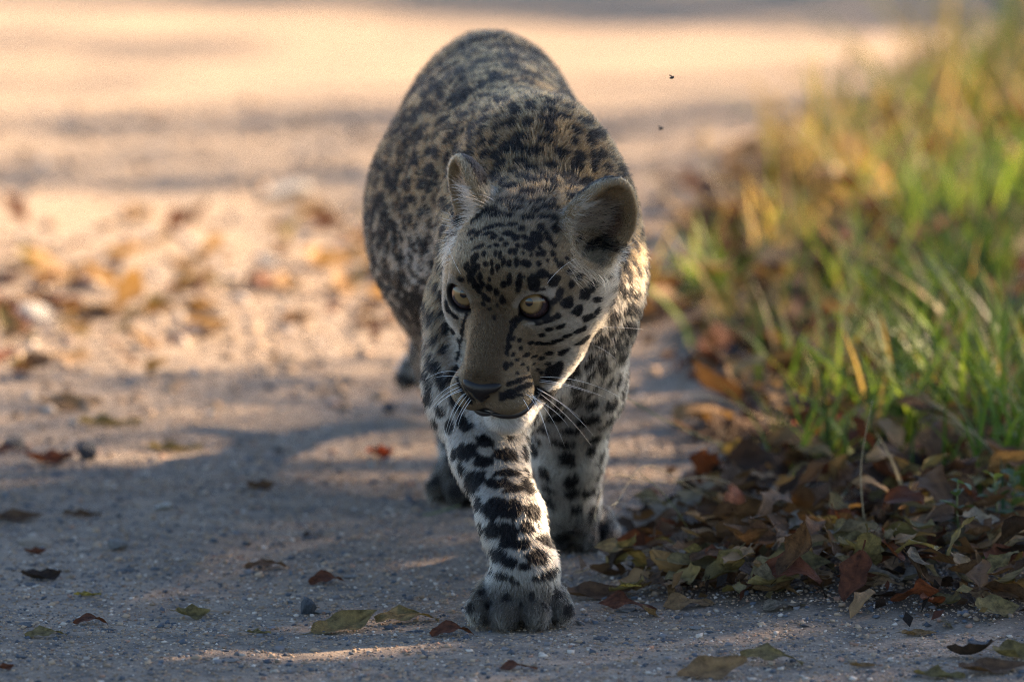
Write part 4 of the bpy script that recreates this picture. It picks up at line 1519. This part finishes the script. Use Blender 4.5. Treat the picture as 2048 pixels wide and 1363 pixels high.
# ---- leaf crumbs and broken litter under the leaves: nobody could count it
n = 9000
cx, cy = RNG.uniform(.02, 1.1, n), RNG.uniform(-.15, 3.4, n)
ok = cx > verge_edge(cy) + RNG.uniform(-.02, .06, n)
cx, cy = cx[ok], cy[ok]; n = len(cx)
q, _ = np.linalg.qr(RNG.normal(size=(n, 3, 3)))
s = RNG.uniform(.003, .009, (n, 1))
a, b = q[:, :, 0] * s, q[:, :, 1] * s * .6
c0 = np.stack([cx, cy, ground_h(cx, cy) + RNG.uniform(.001, .018, n)], 1)
V = np.stack([c0 - a, c0 - b + q[:, :, 2] * s * .2, c0 + a, c0 + b + q[:, :, 2] * s * .2], 1)
V[:, :, 2] = np.maximum(V[:, :, 2], ground_h(V[:, :, 0], V[:, :, 1]) + .0005)
i = np.arange(n)[:, None] * 4
me = mesh_np('leaf_crumbs', V.reshape(-1, 3), np.concatenate([i + [0, 1, 2], i + [0, 2, 3]]), DRY, smooth=False)
pal = np.array([PAL[k][1] for k in ('brown', 'rust', 'dark', 'tan', 'olive')])
set_attr(me, 'tint', np.repeat(pal[RNG.choice(5, n, p=[.35, .2, .2, .15, .1])] * RNG.uniform(.6, 1.3, (n, 1)), 4, 0))
tag(link('leaf_crumbs', me), 'broken leaf crumbs covering the soil of the verge', kind='stuff')

# ================================================================ grass
GRASS = leaf_material('grass_blade', trans=.45, rough=.5)


def blades(roots, h, width, lean, seed, cols, probs, droop=.6):
    """n curved blades: roots (n,3), arrays h (n), returns V, Q, colour"""
    g = np.random.default_rng(seed)
    n = len(roots)
    az = g.uniform(0, 6.283, n)
    d = np.stack([np.cos(az), np.sin(az), np.zeros(n)], 1)
    sd = np.stack([-np.sin(az + g.normal(0, .5, n)), np.cos(az + g.normal(0, .5, n)), np.zeros(n)], 1)
    ln = np.abs(g.normal(lean, .25, n)).clip(.03, 1.4)
    k = 6
    V = np.zeros((n, k, 2, 3))
    for i in range(k):
        t = i / (k - 1)
        up = h * (t - .35 * ln.clip(0, 1) * droop * t**2.2)
        c = roots + d * (h * ln * t**1.7)[:, None] + np.array([0, 0, 1.0]) * up[:, None]
        w = width * (1 - t**1.8) * .5 + .00012
        V[:, i, 0] = c - sd * w[:, None]; V[:, i, 1] = c + sd * w[:, None]
    o = (np.arange(n) * k * 2)[:, None]
    Q = np.concatenate([o + np.array([2 * i, 2 * i + 1, 2 * i + 3, 2 * i + 2]) for i in range(k - 1)])
    c = np.array(cols)[g.choice(len(cols), n, p=probs)] * g.uniform(.65, 1.3, (n, 1))
    return V.reshape(-1, 3), Q, np.repeat(c, k * 2, 0)


GREEN, LIME, STRAW, DEEP = (.085, .155, .028), (.17, .25, .045), (.33, .24, .11), (.032, .062, .026)


def grass_obj(name, V, Q, C, parent=None):
    me = mesh_np(name, V, Q, GRASS)
    set_attr(me, 'tint', C)
    return link(name, me, parent)


# ground cover of fine grass over the verge, denser to the right and far away
n = 1900
x, y = RNG.uniform(.1, 1.15, n), RNG.uniform(.15, 3.9, n)
e = x - verge_edge(y)
pden = np.clip((e - .06) / .30, 0, 1)
pden *= .55 + .45 * np.sin(x * 17 + 2 * np.sin(y * 9)) * np.sin(y * 11 + x * 5)
pden *= .30 + .7 * np.maximum(np.exp(-((y - 1.8) / .35)**2), np.exp(-((y - .95) / .25)**2))
ok = RNG.random(n) < np.clip(pden, 0, 1)
x, y = x[ok], y[ok]
h = RNG.uniform(.02, .075, len(x))
V, Q, C = blades(np.stack([x, y, ground_h(x, y)], 1), h, RNG.uniform(.0016, .0042, len(x)), .75, 41, [GREEN, LIME, STRAW, DEEP], [.32, .20, .32, .16])
tag(grass_obj('grass', V, Q, C), 'thin mixed green and straw grass growing through the verge litter', kind='stuff')

TUFTS = [(1700, 880, 34, .085, 'mixed', 'low green grass tuft growing beside red leaves in the middle of the verge'), (1790, 900, 44, .10, 'green', 'thick green grass tuft behind the small leafy seedling'),
         (1900, 860, 48, .11, 'green', 'bright green tuft with long arching blades on the verge'), (2000, 930, 52, .12, 'green', 'coarse green tuft standing at the outer side of the verge'),
         (1960, 800, 46, .12, 'deep', 'dark green tuft behind the bright arching one'), (1620, 800, 28, .08, 'mixed', 'thin tuft of yellowing blades among rust leaves'),
         (1830, 720, 44, .11, 'green', 'sunlit lime tuft in the middle of the verge'), (1700, 660, 36, .10, 'mixed', 'half-dry tuft behind the thin yellowing one'),
         (1950, 640, 50, .12, 'deep', 'deep green tuft in shade farther back on the verge'), (1560, 560, 34, .10, 'straw', 'dry straw tuft leaning towards the cub'),
         (1420, 620, 26, .07, 'lime', 'small lime-green tuft nearest to the cub on the verge'), (1500, 700, 26, .07, 'straw', 'short straw tuft rising from brown leaves'),
         (1880, 520, 50, .12, 'lime', 'glowing lime tuft lit through from behind'), (2010, 480, 50, .13, 'green', 'tall green tuft beside the glowing lime one'),
         (1700, 450, 44, .13, 'straw', 'straw-coloured tuft with green heart far on the verge'), (1850, 330, 60, .13, 'straw', 'tall dry tuft at the far end of the verge'),
         (1980, 300, 60, .15, 'straw', 'tallest mixed tuft overhanging the far track'), (1720, 300, 40, .11, 'mixed', 'pale lime tuft bordering the sunlit track'),
         (1600, 370, 44, .12, 'straw', 'thin dry tuft sticking out over the sunlit track'), (2040, 200, 60, .16, 'mixed', 'tall lime tuft beyond the tallest mixed one'),
         (1930, 180, 50, .14, 'straw', 'feathery dry tuft against the bright track'), (1790, 210, 30, .12, 'straw', 'loose far tuft with seed stalks against the bright track'),
         (2030, 1010, 40, .10, 'green', 'green tuft rooted where the litter heap ends'), (1660, 960, 24, .08, 'lime', 'upright tuft of few lime blades in the litter')]
MIX = {'green': [.6, .25, .1, .05], 'mixed': [.3, .2, .42, .08], 'deep': [.25, .05, .1, .6], 'straw': [.1, .12, .75, .03], 'lime': [.25, .6, .12, .03]}
for k, (px, py, nb2, hh, kind, lab) in enumerate(TUFTS):
    c = G(px, py); c[2] = float(ground_h(c[0], c[1]))
    g = np.random.default_rng(500 + k)
    r = g.normal(0, .020 + .01 * (py < 500), (nb2 * 2, 2))
    kk = .8 if py < 400 else 1.5
    nb2, hh, r = int(nb2 * kk), hh * (.70 if py < 400 else .9), r[:int(nb2 * kk)]
    rt = np.stack([c[0] + r[:, 0], c[1] + r[:, 1], ground_h(c[0] + r[:, 0], c[1] + r[:, 1]) - .001], 1)
    V, Q, C = blades(rt, hh * g.uniform(.5, 1.25, nb2), g.uniform(.002, .0055, nb2), .68, 600 + k, [GREEN, LIME, STRAW, DEEP], MIX[kind])
    o = grass_obj('grass_tuft', V, Q, C)
    tag(o, lab, 'grass tuft')

# ---- broad-bladed green weeds that glow in the back light
def weed(px, py, n, L, lab, seed, col=LIME):
    c = G(px, py); c[2] = float(ground_h(c[0], c[1]))
    g = random.Random(seed)
    root = link('broadleaf_weed', None); root.location = c
    tag(root, lab, 'weed')
    for k in range(n):
        az = 6.283 * k / n + g.uniform(-.4, .4)
        me = blade_leaf(L * g.uniform(.7, 1.2), .20, g.uniform(.6, 1.2), np.array(col) * g.uniform(.7, 1.2), seed * 50 + k)
        o = link('leaf', me, root)
        o.location = (0, 0, .006 + .05 * L * k / n)
        o.rotation_euler = (0, -g.uniform(.35, 1.05), az)


def blade_leaf(L, wr, bend, col, seed):
    V, Fc, C = [], [], []
    for i in range(8):
        t = i / 7
        w = L * wr * math.sin(math.pi * (t * .93 + .05))**.8 * .5
        x, z = L * math.sin(bend * t) / bend, -L * (1 - math.cos(bend * t)) / bend
        for v in (-1, 0, 1): V.append((x, v * w, z + abs(v) * w * .35)); C.append(col * (1 if v else .8))
    for i in range(7):
        for j in range(2):
            a = i * 3 + j
            Fc.append((a, a + 1, a + 4, a + 3))
    me = mesh_from('leaf', V, Fc, GRASS)
    set_attr(me, 'tint', np.array(C))
    return me


weed(1850, 455, 7, .070, 'broad-leaved weed glowing bright green far back on the verge', 1)
weed(1960, 440, 6, .065, 'broad-leaved weed next to the brightest one on the verge', 2, GREEN)
weed(1540, 520, 6, .060, 'spreading pale weed with drooping leaves half way up the verge', 3)
weed(1390, 590, 6, .045, 'small bright weed beside red leaves close to the cub', 4)
weed(1330, 640, 5, .040, 'smallest weed, touching red leaves next to the cub', 5, GREEN)
weed(1710, 790, 6, .055, 'lime weed with upright leaves in the sunny gap of the verge', 6)
weed(1830, 800, 7, .060, 'lush weed between the two arching grass tufts', 7, GREEN)
weed(1960, 720, 6, .060, 'shaded dark weed under the deep green tuft', 8, DEEP)
weed(2035, 880, 5, .085, 'big-leaved weed at the outer verge with long blades', 9, GREEN)

# ---- seedlings with paired little leaves
def seedling(px, py, h, lab, seed):
    c = G(px, py); c[2] = float(ground_h(c[0], c[1]))
    g = random.Random(seed)
    root = link('seedling', None); root.location = c
    tag(root, lab, 'seedling')
    p = [np.array([0, 0, -.002])]
    for k in range(6): p.append(p[-1] + np.array([g.gauss(0, .1), g.gauss(0, .1), 1]) * h / 6)
    st = tube('stem', p, .0009, .0005, STEM, root)
    for k in range(1, 7):
        for sd in (0, math.pi):
            o = link('leaf', blade_leaf(.013 * g.uniform(.7, 1.3), .5, .7, np.array((.075, .115, .045)) * g.uniform(.8, 1.3), seed * 70 + k), root)
            o.location = p[k]; o.rotation_euler = (g.gauss(0, .3), -g.uniform(.1, .8), sd + k * .9)


STEM = NT('plant_stem'); STEM.set(Base_Color=(.13, .15, .05, 1), Roughness=.6); STEM = STEM.mat
seedling(1915, 1150, .055, 'small grey-green seedling with paired leaves in front of the litter', 1)
seedling(1985, 1120, .045, 'second seedling with tiny leaves leaning beside the first', 2)
seedling(2025, 1100, .040, 'short leafy seedling at the end of the litter heap', 3)

# ---- single dry stalks
STRAWM = NT('dry_stalk'); STRAWM.set(Base_Color=(.40, .30, .16, 1), Roughness=.6); STRAWM = STRAWM.mat
GSTALK = NT('green_stalk'); GSTALK.set(Base_Color=(.12, .15, .05, 1), Roughness=.6); GSTALK = GSTALK.mat


def stalk(pts, Y, r, mat, lab, name='grass_stalk', seed_head=0):
    """pts: photo pixels along the stalk, Y: depth at both ends"""
    P3 = [P(x, y, Y[0] + (Y[1] - Y[0]) * i / (len(pts) - 1)) for i, (x, y) in enumerate(pts)]
    P3[0][2] = float(ground_h(P3[0][0], P3[0][1])) - .001 if P3[0][2] < .03 else P3[0][2]
    sm = []
    for i in range(len(P3) - 1):
        a, b = P3[i], P3[i + 1]
        pa = P3[max(0, i - 1)]; pb = P3[min(len(P3) - 1, i + 2)]
        for t in np.linspace(0, 1, 5, endpoint=False):
            sm.append(.5 * ((2 * a) + (b - pa) * t + (2 * pa - 5 * a + 4 * b - pb) * t * t + (3 * a - pa - 3 * b + pb) * t**3))
    sm.append(P3[-1])
    root = link(name, None); root.location = P3[0]
    tag(root, lab, 'grass stalk')
    st = tube('stem', [p - P3[0] for p in sm], r, r * .4, mat, root)
    for k in range(seed_head):
        i = len(sm) - 1 - k
        d = norm(sm[i] - sm[i - 1]) + np.array([random.gauss(0, .25), random.gauss(0, .2), random.gauss(0, .2)])
        q = sm[i] - P3[0]
        tube('spikelet', [q, q + d * .004, q + d * .009, q + d * .013], .0007, .0001, mat, root)
    return root


stalk([(1545, 1010), (1430, 955), (1320, 965), (1225, 950), (1195, 1010), (1190, 1035)], (.45, .22), .0005, STRAWM, 'thin straw stalk arching over to hang its seed head beside the hind foreleg', seed_head=3)
stalk([(1500, 1040), (1400, 985), (1300, 930), (1255, 968), (1240, 995), (1232, 1005)], (.42, .2), .00045, STRAWM, 'short drooping straw stalk with forked seed head next to the cub', seed_head=4)
stalk([(1380, 1095), (1372, 1050), (1330, 990), (1280, 945)], (.33, .25), .00045, GSTALK, 'bent pale green stalk rising from the litter near the cub')
stalk([(1140, 1115), (1350, 1086), (1560, 1080), (1760, 1090)], (.22, .32), .0004, STRAWM, 'long level straw lying across the top of the litter')
stalk([(1470, 930), (1420, 880), (1330, 840), (1262, 800), (1240, 790)], (.75, .2), .0007, GSTALK, 'green stalk leaning from the verge to the whisker tips', seed_head=3)
stalk([(1640, 900), (1540, 840), (1450, 800), (1380, 790)], (.80, .5), .0006, STRAWM, 'straw stalk leaning out low over the lit sand')
stalk([(1735, 1130), (1728, 1040), (1722, 930), (1745, 800)], (.26, .3), .0005, STRAWM, 'upright straw stalk standing in the litter front')
stalk([(1760, 880), (1700, 970), (1680, 1000), (1640, 1060)], (.5, .3), .0006, GSTALK, 'green stalk bowing down into the litter')
stalk([(2010, 1180), (1960, 1100), (1925, 1060), (1890, 1010)], (.28, .32), .0007, GSTALK, 'green stem crossing behind the seedlings')
stalk([(2040, 990), (2000, 920), (1940, 860), (1860, 830)], (.45, .5), .0008, STRAWM, 'thick straw stalk bent over the outer verge')
stalk([(1560, 1020), (1620, 960), (1680, 940), (1790, 900)], (.42, .6), .0006, STRAWM, 'straw arch over the blackish leaves of the litter')
stalk([(1990, 700), (1960, 560), (1900, 420), (1870, 330)], (1.2, 1.0), .0009, GSTALK, 'tall green seed stalk in the middle of the verge', seed_head=4)
stalk([(1700, 640), (1620, 560), (1540, 490), (1480, 400)], (1.4, 1.3), .0009, STRAWM, 'tall straw stalk leaning towards the cub far on the verge', seed_head=4)
stalk([(1500, 560), (1400, 470), (1340, 400), (1290, 340)], (1.7, 1.5), .0010, STRAWM, 'thin blurred straw leaning over the bare soil behind the cub')
stalk([(1900, 330), (1800, 180), (1680, 90), (1560, 40)], (2.4, 2.2), .0012, STRAWM, 'long feathery stalk reaching out over the sunlit track', seed_head=6)
stalk([(2000, 300), (1920, 150), (1840, 60), (1800, 10)], (2.4, 2.3), .0012, GSTALK, 'tall stalk rising above the far tufts', seed_head=6)
stalk([(760, 1040), (840, 1030), (920, 1010)], (.50, .44), .0011, GSTALK, 'short green stem lying on the sand behind the forepaws')

# ---- two midges in the air behind the cub
MIDGE = NT('midge'); MIDGE.set(Base_Color=(.02, .016, .014, 1), Roughness=.5); MIDGE = MIDGE.mat
for (x, y, Y, lab) in ((1345, 155, .12, 'tiny dark midge hovering above the sunlit track'), (1323, 257, .30, 'tiny dark midge hovering lower, over the shaded soil')):
    c = P(x, y, Y)
    bm = bmesh.new()
    bmesh.ops.create_uvsphere(bm, u_segments=10, v_segments=8, radius=1.0)
    for v in bm.verts: v.co = (v.co.x * .0017 * (1 - .3 * v.co.x), v.co.y * .0008, v.co.z * .0009 + .0004 * v.co.x)
    me = bpy.data.meshes.new('midge'); bm.to_mesh(me); bm.free(); me.materials.append(MIDGE)
    o = link('midge', me); o.location = c; tag(o, lab, 'insect')
    for s in (-1, 1):
        wv = [(0, 0, .0006), (-.0008, s * .0010, .0014), (-.0022, s * .0016, .0018), (-.0020, s * .0006, .0012)]
        link('wing', mesh_from('wing', wv, [(0, 1, 2, 3)], MIDGE), o)
